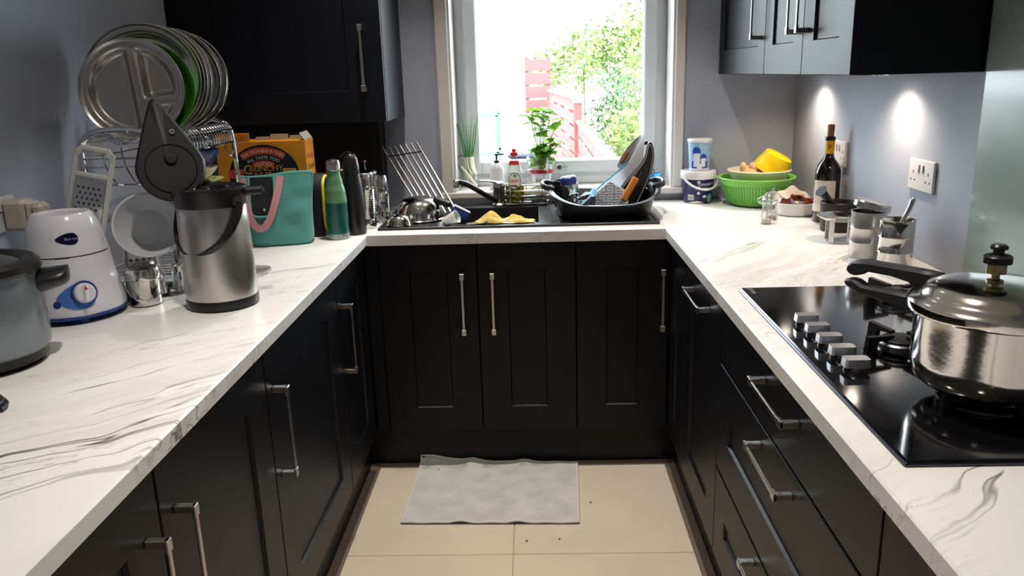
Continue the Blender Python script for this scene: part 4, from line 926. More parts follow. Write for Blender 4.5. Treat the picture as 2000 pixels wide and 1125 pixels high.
# wire sink caddy with what it holds
t = thing('sink_caddy', 'chrome wire sink caddy behind the sink beside the tap', 'caddy', (.455, .556, ZT + .0066))
hx, hy = .092, .032
for z in (.018, .040, .062, .086): mk('wire', MB().tube(loop([(-hx, -hy, z), (hx, -hy, z), (hx, hy, z), (-hx, hy, z)], 2), .0018, 6, True), M_CHROMEB, t)
for x, y in ((-hx * .72, -hy), (hx * .72, -hy), (-hx * .72, hy), (hx * .72, hy), (0, -hy)): mk('upright_wire', MB().tube([(x, y * .985, .012), (x, y * .985, .088)], .0018, 6), M_CHROMEB, t)
mk('back_hoop', MB().tube(smooth([(.0, hy, .05), (.0, hy, .135), (.006, hy, .140), (.084, hy, .140), (.090, hy, .135), (.090, hy, .05)], 1), .0018, 6), M_CHROMEB, t)
mk('drip_tray', MB().box(-hx + .004, hx - .004, -hy + .003, hy - .003, .0005, .011, .003), P('dark_steel', (.2, .2, .2), .3, 1), t)
t = thing('dish_soap', 'clear dish soap bottle with yellow-green liquid and red cap in the caddy', 'bottle', (.408, .556, ZT + .0185))
def soapp(o): return [(0, .0), (.036 - o, .001), (.039 - o, .006), (.040 - o, .05), (.036 - o, .105), (.026 - o, .150), (.014 - o * .6, .178), (.012 - o * .5, .192)]
mk('bottle', MB().lathe(soapp(0), 36, sy=.66), M_GLASS, t)
mk('liquid', MB().lathe([(0, .003)] + soapp(.002)[1:4] + [(.0375, .070), (0, .070)], 36, sy=.66), P('yellow_green_soap', S(190, 186, 24), .15), t)
mk('cap', MB().lathe([(.013, .190), (.015, .191), (.015, .204), (.008, .207), (.008, .218), (0, .219)], 20), P('red_cap', S(214, 38, 36), .35), t)
def soapr(z): return .041 if z < .05 else .041 - (z - .05) * .075
lb = lambda mb, e: subdivide_flat(mb, .008).map(lambda x, y, z: ((soapr(y + .09)) * math.sin(x / .040), -(soapr(y + .09)) * .66 * math.cos(x / .040) - e, y + .09))
lab = mk('label', lb(poly(ell(0, 0, .031, .034, 32)), .001), P('label_green', S(70, 150, 84), .4), t)
mk('label_white', lb(poly(ell(0, 0, .0275, .030, 32)), .0016), P('white_print', S(240, 232, 222), .45), lab)
mk('label_text', lb(text('FAIRY', .0185), .0024), P('label_red', S(196, 36, 44), .4), lab)
mk('label_leaf', lb(poly(ell(.002, .0215, .007, .005, 14)), .0024), MATS['label_green'], lab)
mk('neck_label', MB().lathe([(.0235, .154), (.0175, .169)], 28, sy=.66).map(lambda x, y, z: (x * 1.03, y * 1.05, z)), P('label_red', S(196, 36, 44), .4), t)
t = thing('scrub_pad', 'black rounded scrubbing pad in the wire caddy', 'sponge', (.503, .552, ZT + .0185))
mk('pad', MB().surf(lambda u, v: (.036 * math.cos(PI * u), -.014 + .028 * v, .002 + .062 * math.sin(PI * u) ** .8), 24, 6).surf(lambda u, v: ((-.036 + .072 * u), -.014 + .028 * v, .002), 6, 6), P('black_scourer', (.015, .015, .016), .9, bump=.5, bscale=300), t)
# pump bottle on the sill
t = thing('pump_bottle', 'white pump bottle with black pump on the window board', 'bottle', (.330, .690, .966))
mk('bottle', MB().lathe([(0, .001), (.028, .001), (.030, .005), (.030, .085), (.022, .104), (.010, .112), (0, .112)], 32), M_WHITEPL, t)
mk('pump', MB().lathe([(.011, .110), (.011, .122), (.004, .124), (.004, .142), (.008, .143), (.008, .150), (0, .151)], 20).box(-.004, .032, -.004, .004, .144, .150, .002), M_BLACKPL, t)

# basil in its sleeve
t = thing('potted_basil', 'green basil plant in a clear printed sleeve on the window board', 'plant', (.520, .700, .966))
def slv(z): return .032 + .030 * (z / .13) ** 1.2
mk('pot', MB().lathe([(0, .001), (.027, .001), (.034, .068), (.034, .072), (.031, .072), (0, .066)], 28), P('black_pot', (.03, .03, .03), .5), t)
sv = mk('sleeve', MB().surf(lambda u, v: ((slv(.13 * v) + .003 * math.sin(u * 50) * v) * math.cos(2 * PI * u), (slv(.13 * v) + .003 * math.sin(u * 50) * v) * math.sin(2 * PI * u), .002 + .130 * v), 64, 8, True), M_CLEARP, t)
mk('sleeve_print', MB().surf(lambda u, v: ((slv(.062 * v) + .0010) * math.cos(PI + PI * u), (slv(.062 * v) + .0010) * math.sin(PI + PI * u), .004 + .060 * v), 32, 6), P('white_film', S(232, 234, 236), .3), sv)
mk('red_band', MB().surf(lambda u, v: ((slv(.060 + .022 * v) + .0016) * math.cos(PI + PI * u), (slv(.060 + .022 * v) + .0016) * math.sin(PI + PI * u), .060 + (.012 + .016 * math.sin(PI * u) * .6) * v + .004 * math.sin(PI * u)), 32, 4), P('label_red', S(196, 36, 44), .4), sv)
mk('sleeve_text', subdivide_flat(text('BASIL', .020), .006).map(lambda x, y, z: ((slv(.035) + .003) * math.sin(x / .036), -(slv(.035) + .003) * math.cos(x / .036), y + .034)), P('grey_print', S(90, 92, 96), .5), sv)
M_BASIL = P('basil_leaf', S(84, 146, 34), .45, var=.18, vscale=30, sss=.0)
bn = M_BASIL.node_tree.nodes['Principled BSDF']; bn.inputs['Transmission Weight'].default_value = 0.0
trn = M_BASIL.node_tree.nodes.new('ShaderNodeBsdfTranslucent'); trn.inputs[0].default_value = (.20, .42, .02, 1); mxs = M_BASIL.node_tree.nodes.new('ShaderNodeMixShader'); mxs.inputs[0].default_value = .42
om = M_BASIL.node_tree.nodes['Material Output']; M_BASIL.node_tree.links.new(bn.outputs[0], mxs.inputs[1]); M_BASIL.node_tree.links.new(trn.outputs[0], mxs.inputs[2]); M_BASIL.node_tree.links.new(mxs.outputs[0], om.inputs[0])
def leaff(u, v):
    wv = math.sin(PI * min(1, v * 1.02) ** .75) * .30; s_ = (u - .5) * 2
    return (s_ * wv, v, .10 * (s_ * s_) * wv * 2 - .22 * v * v + .02 * math.sin(v * 14) * abs(s_))
leaf0 = None; rnd = random.Random(21)
stems = []
for i in range(14):
    a = 2.4 * i; r_ = .018 * (i % 3) / 2 + .006; h = rnd.uniform(.15, .22) + (.11 if i in (1, 3, 4, 6, 8, 10, 12) else 0); top = Vector((r_ * math.cos(a) * 3.0 + rnd.uniform(-.02, .02) + .008, r_ * math.sin(a) * 1.7, h))
    pts = smooth([(r_ * .5 * math.cos(a), r_ * .5 * math.sin(a), .066), (r_ * 1.1 * math.cos(a), r_ * 1.0 * math.sin(a), .066 + (h - .066) * .5), tuple(top)], 2); stems.append(pts)
    mk('stem', MB().tube(pts, .0019, 6), P('green_stem', S(120, 160, 70), .5), t)
    nodes_ = [1.0, .84, .66, .48]
    for k, fz in enumerate(nodes_):
        pp = pts[min(len(pts) - 1, int(fz * (len(pts) - 1)))]
        for s_ in ((0, 1) if k else (0, 1, 2)):
            az = a + k * 1.5 + s_ * (PI if k else 2.1) + rnd.uniform(-.5, .5); sz = rnd.uniform(.046, .064) * (1.0 if k != 1 else .9); el = rnd.uniform(-.35, .45)
            Mx = T(*pp) @ Rz(az) @ Rx(el) @ Ry(rnd.uniform(-.4, .4)) @ Matrix.Diagonal((sz * 1.15, sz, sz, 1))
            if leaf0 is None: leaf0 = mk('leaf', MB().surf(leaff, 7, 10), M_BASIL, t, 80); leaf0.matrix_local = Mx
            else: share(leaf0, 'leaf', t, Mx)

# spring onions in the window corner
t = thing('spring_onions', 'bunch of spring onions leaning in the left corner of the window', 'vegetables', (.205, .735, .966))
M_SPG = P('spring_onion_green', S(66, 138, 62), .4, var=.15, vscale=30); M_SPW = P('spring_onion_white', S(226, 224, 196), .4, var=.05)
rnd = random.Random(4)
for i in range(8):
    x0 = -.012 + .0045 * i; y0 = .01 * math.sin(i * 2.1)
    st = [(x0 + .012 + rnd.uniform(-.01, .01), y0 - .012, .030 + rnd.uniform(0, .04)), (x0 + .004, y0, .085), (x0, y0 + .004, .135)]
    on = mk('onion_stem', MB().tube(smooth(st, 2), [.0052, .005, .005, .0048, .0046, .0044, .0042, .004, .004, .004][:len(smooth(st, 2))], 8), M_SPW, t)
    top = [(x0, y0 + .004, .133), (x0 + (i - 3.5) * .004, y0 + .01, .21), (x0 + (i - 3.8) * .009 - (.03 if i == 1 else 0), y0 + .014, rnd.uniform(.25, .33) + (.045 if i == 1 else 0))]
    sm_ = smooth(top, 3); mk('leaf_blade', MB().tube(sm_, [.0042 * (1 - .85 * k / (len(sm_) - 1)) for k in range(len(sm_))], 7), M_SPG, t)
lk = smooth([(-.030, -.02, .098), (0, -.03, .062), (.035, -.045, .014)], 2); mk('leek_stalk', MB().tube(lk, [.003 + .005 * i / (len(lk) - 1) for i in range(len(lk))], 9), M_SPW, t)
mk('bent_leaf', MB().tube(smooth([(.0, .0, .13), (-.042, -.006, .15), (-.046, -.01, .10), (-.02, -.014, .06), (-.028, -.015, .018)], 3), .0022, 6), M_SPG, t)

# light blue crumpled bag on the right of the sill
t = thing('blue_bag', 'crumpled light blue plastic bag on the right end of the window board', 'bag', (.985, .705, .966), .1)
mk('bag', MB().surf(lambda u, v: (.055 * math.sin(PI * v) * math.cos(2 * PI * u) * (1 + .2 * math.sin(6 * PI * u + 9 * v)) + (.05 * v * v if .2 < u < .8 else .0), .035 * math.sin(PI * v) * math.sin(2 * PI * u) * (1 + .25 * math.sin(8 * PI * u)), .001 + .024 * (1 - math.cos(PI * v)) * (.8 + .25 * math.sin(10 * PI * u + 3 * v))), 40, 14, True), P('light_blue_film', S(60, 160, 214), .3, trans=.2), t, 30)

# ---- rods leaning in the sink (roll-up rack)
t = thing('rollup_rack', 'roll-up drying rack of seven steel rods leaning from the sink to the wall', 'drying rack', (0, 0, 0))
for i in range(7):
    f_ = i / 6
    bt = Vector((.030 + .150 * f_, .368 - .02 * f_, .955 - .018 * f_)); tp = Vector((-.112 + .132 * f_, .485 + .02 * f_, 1.168 + .020 * f_)); d_ = (tp - bt).normalized()
    mk('rod', MB().tube([bt - d_ * .022, tp], .0038, 8), M_STEEL, t)
tw = [Vector((-.112 + .132 * f_, .485 + .02 * f_, 1.168 + .020 * f_)) * .86 + Vector((.030 + .150 * f_, .368 - .02 * f_, .955 - .018 * f_)) * .14 + Vector((0, -.004, 0)) for f_ in [k / 6 for k in range(7)]]
mk('joining_cord', MB().tube(tw, .0026, 6), M_BLACKM, t)
tw = [Vector((-.112 + .132 * f_, .485 + .02 * f_, 1.168 + .020 * f_)) * .12 + Vector((.030 + .150 * f_, .368 - .02 * f_, .955 - .018 * f_)) * .88 + Vector((0, -.004, 0)) for f_ in [k / 6 for k in range(7)]]
mk('joining_cord', MB().tube(tw, .0026, 6), M_BLACKM, t)

# ---- washing up on the left of the sink
t = thing('steel_mixing_bowl', 'small upturned steel bowl at the front corner of the left drainer', 'bowl', (-.008, .140, ZT + .0095))
mk('bowl', MB().lathe([(.043, .001), (.046, .003), (.044, .006), (.042, .018), (.034, .032), (.020, .040), (0, .042)], 48).xf(Ry(.05)), M_POL, t)
t = thing('saucepan', 'upturned round steel pan with a short black handle on the left drainer', 'saucepan', (.052, .262, ZT + .0095), .3)
mk('pan', MB().lathe([(.088, .001), (.091, .003), (.088, .006), (.085, .030), (.076, .058), (.060, .076), (.036, .085), (0, .087)], 48), M_POL, t)
mk('pan_handle', MB().box(-.018, .050, -.014, .014, -.012, .012, .006).xf(T(.068, -.030, .070) @ Rz(-.3) @ Ry(.35)), M_BLACKPL, t)
t = thing('blue_sponge', 'dark blue scouring sponge propped at the front of the sink', 'sponge', (.212, .162, ZT + .0095), .2)
mk('sponge', MB().box(-.036, .030, -.014, .014, .002, .036, .006).xf(T(-.005, 0, .014) @ Ry(.50)), P('blue_sponge_foam', S(34, 56, 130), .85, bump=.3, bscale=250), t)
mk('scouring_face', MB().box(-.036, .030, -.0142, .0142, .036, .043, .003).xf(T(-.005, 0, .014) @ Ry(.50)), P('grey_scourer', S(196, 200, 206), .8, bump=.3, bscale=250), t)
t = thing('white_cup', 'small pale cup lying on its side at the front of the drainer', 'cup', (.182, .118, ZT + .0095), -.3)
mk('cup', MB().lathe([(0, -.025), (.016, -.025), (.024, .030), (.0225, .030), (.0145, -.022), (0, -.022)], 28).xf(T(0, 0, .020) @ Ry(1.15)), P('pale_plastic', S(206, 212, 206), .35), t)
t = thing('yellow_cloth', 'crumpled yellow cloth hanging over the front of the sink bowl', 'cloth', (.345, .155, ZT + .008))
def clf(u, v):
    x = -.075 + .215 * u; y = -.022 + .055 * v; e = math.sin(PI * u) ** .5 * math.sin(PI * v) ** .5
    peak = math.exp(-((u - .22) / .14) ** 2) * .040 + math.exp(-((u - .70) / .16) ** 2) * .014 + .006
    return (x + .005 * math.sin(9 * v + 7 * u), y + .004 * math.sin(14 * u), .002 + e * (peak + .006 * math.sin(17 * u + 4 * v) + .004 * math.sin(23 * v)))
mk('cloth', MB().surf(clf, 40, 18), P('yellow_cloth', S(226, 200, 112), .8, var=.08, vscale=40, bump=.1, bscale=200), t, 60)
t = thing('steel_spatula', 'steel spatula lying across the front of the sink bowl', 'utensil', (.285, .135, ZT + .0095), .12)
mk('blade', MB().box(-.045, .02, -.016, .016, .002, .004, .001).xf(Ry(-.05)), M_POL, t); mk('handle', MB().tube([(.02, 0, .004), (.11, .002, .008)], .0035, 8), M_POL, t)
t = thing('pan_cover', 'round steel pan lid resting in the sink behind the yellow cloth', 'lid', (.405, .275, ZT - .012))
mk('lid_plate', MB().lathe([(0, .010), (.05, .008), (.075, .001), (.078, .002), (.050, .012), (.012, .014), (0, .014)], 40), M_POL, t); mk('lid_knob', MB().lathe([(.006, .013), (.006, .022), (.012, .026), (0, .030)], 18), M_BLACKPL, t)
# rest for the lid so it does not hang in the air: an upturned pot in the bowl
t = thing('cooking_pot', 'dark pot soaking in the sink bowl under the steel lid', 'pot', (.405, .275, ZT - .19))
mk('pot', MB().lathe([(0, .002), (.066, .002), (.070, .008), (.072, .178), (.069, .178), (.067, .01), (0, .006)], 40), P('dark_enamel', (.02, .02, .022), .3), t)

# ---- black dish drainer on the right of the sink
t = thing('dish_drainer', 'black plastic dish drainer full of washing up beside the window', 'dish drainer', (.748, .345, ZT + .0095))
def sq(a, k): c_, s_ = math.cos(a), math.sin(a); return math.copysign(abs(c_) ** k, c_), math.copysign(abs(s_) ** k, s_)
def rimz(cx): return .056 + .044 * abs(cx) ** 3
def drf(u, v):
    cx, cy = sq(2 * PI * u, .38); prof = [(.0, .004), (.84, .004), (.90, .008), (.95, .5), (1.0, .97), (1.06, 1.0), (1.09, .97), (1.06, .93)]
    k = int(round(v * (len(prof) - 1))); s_, h = prof[k]
    return (cx * .190 * s_, cy * .215 * s_, .001 + h * rimz(cx) if h > .1 else h)
mk('tub', MB().surf(drf, 72, 8, True), M_BLACKPL, t, 50)
mk('tub_inner', MB().surf(lambda u, v: (sq(2 * PI * u, .38)[0] * .190 * (.88 + .115 * v) , sq(2 * PI * u, .38)[1] * .215 * (.88 + .115 * v), .012 + v * (rimz(sq(2 * PI * u, .38)[0]) * .96 - .012)), 72, 4, True), M_BLACKPL, t, 50)
for s in (-1, 1): mk('grip', MB().tube(smooth([(s * .185, -.085, .098), (s * .225, -.075, .108), (s * .232, 0, .112), (s * .225, .075, .108), (s * .185, .085, .098)], 3), .011, 10, flat=.7), M_BLACKPL, t)
mk('cutlery_cup', MB().lathe([(0, .012), (.030, .012), (.034, .115), (.031, .115), (.027, .016), (0, .016)], 28, -.150, .055), M_BLACKPL, t)
DZ = ZT + .0095 + .012
t = thing('steel_flask', 'small steel flask with a blue lid upside down in the dish drainer', 'flask', (.632, .330, DZ))
mk('body', MB().lathe([(0, .001), (.030, .001), (.033, .006), (.036, .085), (.034, .098), (0, .098)], 36).xf(Ry(-.12)), M_POL, t)
mk('lid', MB().lathe([(.030, .097), (.031, .100), (.031, .122), (.027, .127), (0, .128)], 32).xf(Ry(-.12)), P('blue_lid', S(52, 76, 148), .35), t)
for k, (x, y, a, lb_) in enumerate(((.632, .215, .5, 'steel serving spoon resting at the front left of the dish drainer'), (.668, .180, .9, 'short steel spoon resting at the front of the dish drainer'))):
    s_ = thing('spoon', lb_, 'spoon', (x, y, DZ + .050), a)
    mk('spoon_bowl', MB().surf(lambda u, v: (.020 * math.sin(PI * v) ** .7 * math.cos(2 * PI * u), -.030 + .060 * v, .010 * math.sin(PI * v) * math.sin(2 * PI * u)), 20, 12, True).xf(T(0, 0, .018) @ Rx(-.5)), M_POL, s_, 60); mk('spoon_handle', MB().tube([(0, .026, .002), (0, .10, -.040)], .003, 7), M_POL, s_)
def slab2d(name, pts, y, th, mat, parent, lean=0.0, bev=.002):
    z0 = min(z for x, z in pts); ob = mk(name, MB().prism(pts, -th / 2, th / 2, lambda x, z, h: (x, h + y + (z - z0) * lean, z)), mat, parent, 25)
    if bev: md = ob.modifiers.new('edge', 'BEVEL'); md.width = bev; md.segments = 2; md.limit_method = 'ANGLE'
    return ob
t = thing('glass_board', 'grey glass chopping board with a Greek key pattern in the dish drainer', 'chopping board', (.748, .262, DZ))
KB = [(-.082, .004), (-.082, .026), (.022, .114), (.092, .070), (.092, .004)]
pb_ = slab2d('board', KB, 0, .006, P('pale_grey_board', S(206, 212, 218), .2), t, .12)
keyp = [(0, 0), (0, 6), (6, 6), (6, 1), (2, 1), (2, 4), (4, 4), (4, 3)]
def inside(x, z):
    n = len(KB); return all((KB[(i + 1) % n][0] - KB[i][0]) * (z - KB[i][1]) - (KB[(i + 1) % n][1] - KB[i][1]) * (x - KB[i][0]) <= 0 for i in range(n))
kmb = MB(); cell = .030
for cx in range(6):
    for cz in range(4):
        fl_ = -1 if (cx + cz) % 2 else 1
        for (a, c_), (e, g) in zip(keyp[:-1], keyp[1:]):
            k_ = cell / 7; x0, x1, z0, z1 = min(a, e), max(a, e), min(c_, g), max(c_, g)
            x0, x1 = (x0 + .5) * k_, (x1 + .5) * k_
            if fl_ < 0: x0, x1 = cell - x1, cell - x0
            bx, bz = -.081 + cx * cell, .006 + cz * cell
            X0, X1, Z0, Z1 = bx + x0 - .0010, bx + x1 + .0010, bz + (z0 + .5) * k_ - .0010, bz + (z1 + .5) * k_ + .0010
            if all(inside(px, pz) for px in (X0, X1) for pz in (Z0, Z1)):
                kmb.add([(px, -.0034 + (pz - .004) * .12, pz) for px, pz in ((X0, Z0), (X1, Z0), (X1, Z1), (X0, Z1))], [(0, 1, 2, 3)])
kp = mk('key_pattern', kmb, P('slate_blue_print', S(84, 94, 116), .3), pb_, sm=False); kp['kind'] = 'stuff'
M_MATW = P('white_board_plastic', S(240, 242, 246), .35); _n = M_MATW.node_tree; _t = _n.nodes.new('ShaderNodeBsdfTranslucent'); _t.inputs[0].default_value = (.85, .9, .93, 1); _x = _n.nodes.new('ShaderNodeMixShader'); _x.inputs[0].default_value = .45
_n.links.new(_n.nodes['Principled BSDF'].outputs[0], _x.inputs[1]); _n.links.new(_t.outputs[0], _x.inputs[2]); _n.links.new(_x.outputs[0], _n.nodes['Material Output'].inputs[0])
t = thing('chopping_mat', 'white chopping mat with a teal edge leaning in the dish drainer', 'chopping board', (.765, .318, DZ))
slab2d('mat', [(-.096, .004), (-.098, .026), (.080, .172), (.142, .288), (.134, .100), (.070, .004)], 0, .004, M_MATW, t, .03)
mk('teal_edge', MB().tube([(-.098, .0, .027), (.080, .004, .174)], .0024, 8), P('teal_hem', S(70, 178, 196), .7), t)
t = thing('mezzaluna_blade', 'steel crescent blade with a wooden grip standing behind the white mat', 'knife', (.850, .352, DZ))
slab2d('blade', [(.048, .276), (.022, .258), (-.006, .228), (-.028, .194), (-.044, .162), (-.010, .080), (.040, .060), (.052, .150)], 0, .002, M_STEEL, t, 0, 0)
mk('wooden_grip', MB().box(-.007, .007, -.007, .007, -.025, .025, .004).xf(T(-.016, -.008, .190) @ Ry(.55)), P('dark_wood', S(130, 74, 44), .5, var=.2), t)
t = thing('pale_cloth', 'pale blue dish cloth bunched at the left of the dish drainer', 'cloth', (.690, .250, DZ + .030))
mk('cloth', MB().surf(lambda u, v: (-.040 + .070 * u, -.020 + .050 * v + .004 * math.sin(11 * u), .004 + .036 * u ** .8 + .020 * math.sin(PI * v) + .005 * math.sin(13 * u + 5 * v)), 30, 14), P('pale_blue_cloth', S(150, 200, 226), .8, var=.06, vscale=18), t, 60)
t = thing('grill_pan', 'black oval pan standing on edge at the right of the dish drainer', 'pan', (.862, .290, DZ))
slab2d('pan', [tuple(p)[:2] for p in loop([(-.075, .006, 0), (-.078, .040, 0), (-.030, .112, 0), (.040, .182, 0), (.050, .250, 0), (.066, .252, 0), (.078, .205, 0), (.066, .130, 0), (.030, .050, 0), (.010, .006, 0)], 2)], 0, .022, M_BLACKPL, t, 0, .006)
mk('rim', MB().tube([(p[0], -.012, p[1]) for p in loop([(-.070, .012, 0), (-.072, .040, 0), (-.026, .108, 0), (.042, .178, 0), (.052, .240, 0), (.062, .242, 0), (.072, .205, 0), (.060, .130, 0), (.026, .054, 0), (.006, .012, 0)], 2)], .0028, 6, True), P('grey_pan_edge', S(120, 116, 112), .35), t)
t2 = thing('kitchen_knife', 'knife with an orange wooden handle in the front of the dish drainer', 'knife', (.822, .222, DZ), 0)
Mk = T(-.006, 0, .044) @ Ry(math.radians(30)) @ Rx(math.radians(-4))
mk('handle', MB().box(-.013, .013, -.009, .009, 0, .098, .005).xf(Mk), P('orange_wood', S(206, 132, 52), .45, var=.2, vscale=14, stretch=(6, 6, .6)), t2)
mk('bolster', MB().box(-.008, .008, -.006, .006, .097, .125, .003).xf(Mk), M_BLACKPL, t2)
mk('blade', MB().prism([(-.010, 0), (.010, 0), (.006, -.035), (-.008, -.030)], -.0008, .0008, lambda x, z, h: (x, h, z)).xf(Mk), M_POL, t2)
t = thing('cooking_spoon', 'black looped cooking spoon standing at the right end of the drainer', 'utensil', (.908, .352, DZ), 0)
mk('spoon_head', MB().tube(loop([(.004, 0, .150), (-.012, 0, .180), (-.012, 0, .225), (.006, 0, .248), (.028, 0, .225), (.030, 0, .175)], 2), .0065, 10, True, flat=.8), M_BLACKPL, t)
mk('spoon_shaft', MB().tube([(-.020, 0, .004), (.008, 0, .152)], .0060, 10), M_BLACKPL, t)
t = thing('black_mug', 'glossy black mug upside down in the right end of the drainer', 'mug', (.898, .410, DZ))
mk('mug', MB().lathe([(.034, .001), (.037, .002), (.037, .074), (.033, .082), (.012, .084), (0, .084)], 32), P('black_glaze', (.012, .013, .02), .08), t)
mk('mug_handle', MB().tube(smooth([(.036, 0, .066), (.060, 0, .062), (.060, 0, .024), (.036, 0, .018)], 3), .005, 8).xf(Rz(-1.0)), MATS['black_glaze'], t)

# ================================================================== RIGHT WORKTOP
# yoghurt bucket and cup on top
t = thing('yoghurt_bucket', 'navy blue yoghurt bucket with white lid under the window corner', 'bucket', (1.158, .560, ZT))
def bkr(z): return .056 + .010 * z / .115
M_NVP = P('navy_print', S(32, 36, 88), .35)
mk('bucket', MB().lathe([(0, .001), (.054, .001), (.056, .004), (bkr(.100), .100)], 48), M_NVP, t)
mk('lid', MB().lathe([(.0655, .098), (.0705, .100), (.0715, .112), (.0715, .126), (.069, .131), (.064, .1325), (.062, .1295), (0, .1295)], 48), M_WHITEPL, t)
hb = [Vector((.072 * math.cos(a), -.010 - .066 * math.sin(a), .108 - .048 * math.sin(a))) for a in [PI * i / 24 for i in range(25)]]
mk('bail_handle', MB().tube(hb, .0042, 8, flat=1.3).xf(Rz(.30)), M_WHITEPL, t)
bwp = lambda mb, z, a, e=.0006: cyl_wrap(subdivide_flat(mb, .01), bkr, z, a, e)
AF = -PI / 2 - .22
mk('label_text', bwp(text('Lancashire', .017), .080, AF + .62), P('white_print', S(240, 232, 222), .45), t, sm=False); mk('label_text', bwp(text('FARM', .013), .064, AF + .66), P('pale_green_print', S(140, 200, 170), .45), t, sm=False)
bc = mk('barcode_panel', bwp(rect(-.013, .013, -.011, .011), .026, AF - .45), MATS['white_print'], t, sm=False)
for i in range(8): mk('barcode_bar', bwp(rect(-.011 + i * .0028, -.0098 + i * .0028, -.009, .006), .026, AF - .45, .001), MATS['black_print'], bc, sm=False)
for z in (.088, .066, .044): mk('round_mark', bwp(poly(ell(0, 0, .006, .006, 16)), z, AF + .08), MATS['white_print'], t, sm=False)
for i in range(6): mk('small_print', bwp(rect(-.012, .010 - .002 * (i % 3), -.0008, .0008), .088 - i * .006, AF - .50), P('pale_blue_print', S(120, 130, 180), .5), t, sm=False)
mk('cow_patch', bwp(poly(ell(0, 0, .014, .018, 20)), .022, AF + .95), P('pale_green_print', S(140, 200, 170), .45), t, sm=False); mk('cow_patch', bwp(poly(ell(0, 0, .009, .006, 14)), .030, AF + .50), MATS['white_print'], t, sm=False)
mk('white_swoosh', bwp(poly([(-.040, -.008), (-.02, -.001), (0, .002), (.02, -.001), (.030, -.008)]), .010, AF), MATS['white_print'], t, sm=False)
t = thing('yoghurt_cup', 'tall pale blue yoghurt cup with village print on top of the navy bucket', 'cup', (1.160, .560, ZT + .1298))
def cpr(z): return .0385 + .0075 * z / .122
M_CUPW = P('white_cup_plastic', S(232, 236, 240), .35)
mk('cup', MB().lathe([(0, .001), (.037, .001), (.0385, .003), (cpr(.122), .122), (.0445, .122), (.037, .006), (0, .005)], 44), M_CUPW, t)
mk('lid', MB().lathe([(.045, .114), (.0490, .116), (.0495, .124), (.047, .128), (0, .1265)], 44), M_CUPW, t)
cw = lambda mb, z, e: cyl_wrap(subdivide_flat(mb, .008), cpr, z, -PI / 2 - .15, e)
sky_ = mk('sky_print', cw(rect(-.056, .056, -.050, .050), .062, .0005), P('pale_sky_print', S(150, 196, 228), .4), t, sm=False)
M_DB = P('deep_blue_print', S(44, 72, 168), .4)
mk('dome_print', cw(poly(ell(-.014, .016, .017, .020, 24)), .062, .0009), M_DB, sky_, sm=False); mk('dome_print', cw(poly(ell(.015, -.006, .014, .014, 24)), .062, .0009), M_DB, sky_, sm=False)
mk('shadow_print', cw(rect(-.034, .034, -.050, -.022), .062, .0009), M_DB, sky_, sm=False)
for r_ in ((-.025, .000, -.044, .010), (.006, .024, -.044, -.010), (-.010, .010, -.052, -.030)): mk('house_print', cw(rect(*r_), .062, .0013), M_CUPW, sky_, sm=False)
mk('cup_text', cw(text('Greek', .013).map(lambda x, y, z: (x + .018, y + .034, 0)), .062, .0012), M_CUPW, sky_, sm=False)

# colanders
t = thing('green_colander', 'large green plastic colander in the far right corner of the worktop', 'colander', (1.368, .462, ZT))
M_GRN = P('lime_green_plastic', S(132, 204, 92), .38)
def crp(z): return .098 + .042 * (z / .108) ** .8
mk('bowl', MB().lathe([(0, .002), (.086, .002), (.094, .006), (.104, .018)] + [(crp(.01 * i), .01 * i) for i in range(3, 11)] + [(.146, .106), (.150, .110), (.148, .114), (.140, .112), (crp(.10) - .004, .100), (crp(.05) - .004, .05), (.092, .012), (0, .008)], 64), M_GRN, t)
rb0 = None
for i in range(72):
    a = 2 * PI * i / 72
    if math.sin(a) > .35: continue
    Mx = Rz(a)
    if rb0 is None: rb0 = mk('slot_rib', MB().tube([(crp(z) + .001, 0, z) for z in (.018, .03, .045, .06, .075, .084)], .0020, 6), P('darker_green_plastic', S(92, 172, 64), .4), t); rb0.matrix_local = Mx
    else: share(rb0, 'slot_rib', t, Mx)
t = thing('cream_colander', 'cream plastic bowl set inside the green colander', 'bowl', (1.376, .462, ZT + .060))
mk('bowl', MB().lathe([(0, .002), (.070, .002), (.100, .030), (.114, .066), (.121, .074), (.123, .078), (.119, .081), (.111, .070), (.097, .034), (.068, .006), (0, .006)], 64), P('cream_bowl_plastic', S(232, 220, 200), .4), t)
t = thing('yellow_bowl', 'bright yellow plastic bowl tipped over in the cream bowl', 'bowl', (1.414, .458, ZT + .116))
mk('bowl', MB().lathe([(.070, .001), (.0715, .003), (.064, .040), (.054, .074), (.048, .078), (0, .079), (0, .076), (.046, .075), (.052, .072), (.061, .038), (.068, .002)], 48).xf(T(0, 0, .012) @ Rz(-.2) @ Ry(math.radians(28)) @ Rx(.10)), P('bright_yellow_plastic', S(240, 208, 10), .34), t)
t = thing('ginger_root', 'knobbly ginger root lying in the cream bowl', 'ginger', (1.332, .436, ZT + .100))
gb = MB()
for c_, r_, sx, sz in (((0, 0, .026), .025, 1.4, .9), ((.034, -.004, .024), .018, 1.2, .9), ((-.024, .004, .050), .016, .9, 1.4), ((.012, 0, .052), .016, 1.0, 1.2), ((.046, .01, .040), .014, 1, 1.2)): gb.ball(c_, r_, 14, 9, sx, 1, sz)
gr = mk('root', gb, P('ginger_skin', S(212, 176, 120), .7, var=.12, vscale=60, bump=.2, bscale=120), t, 80)
md = gr.modifiers.new('fuse', 'REMESH'); md.mode = 'VOXEL'; md.voxel_size = .003; md.use_smooth_shade = True
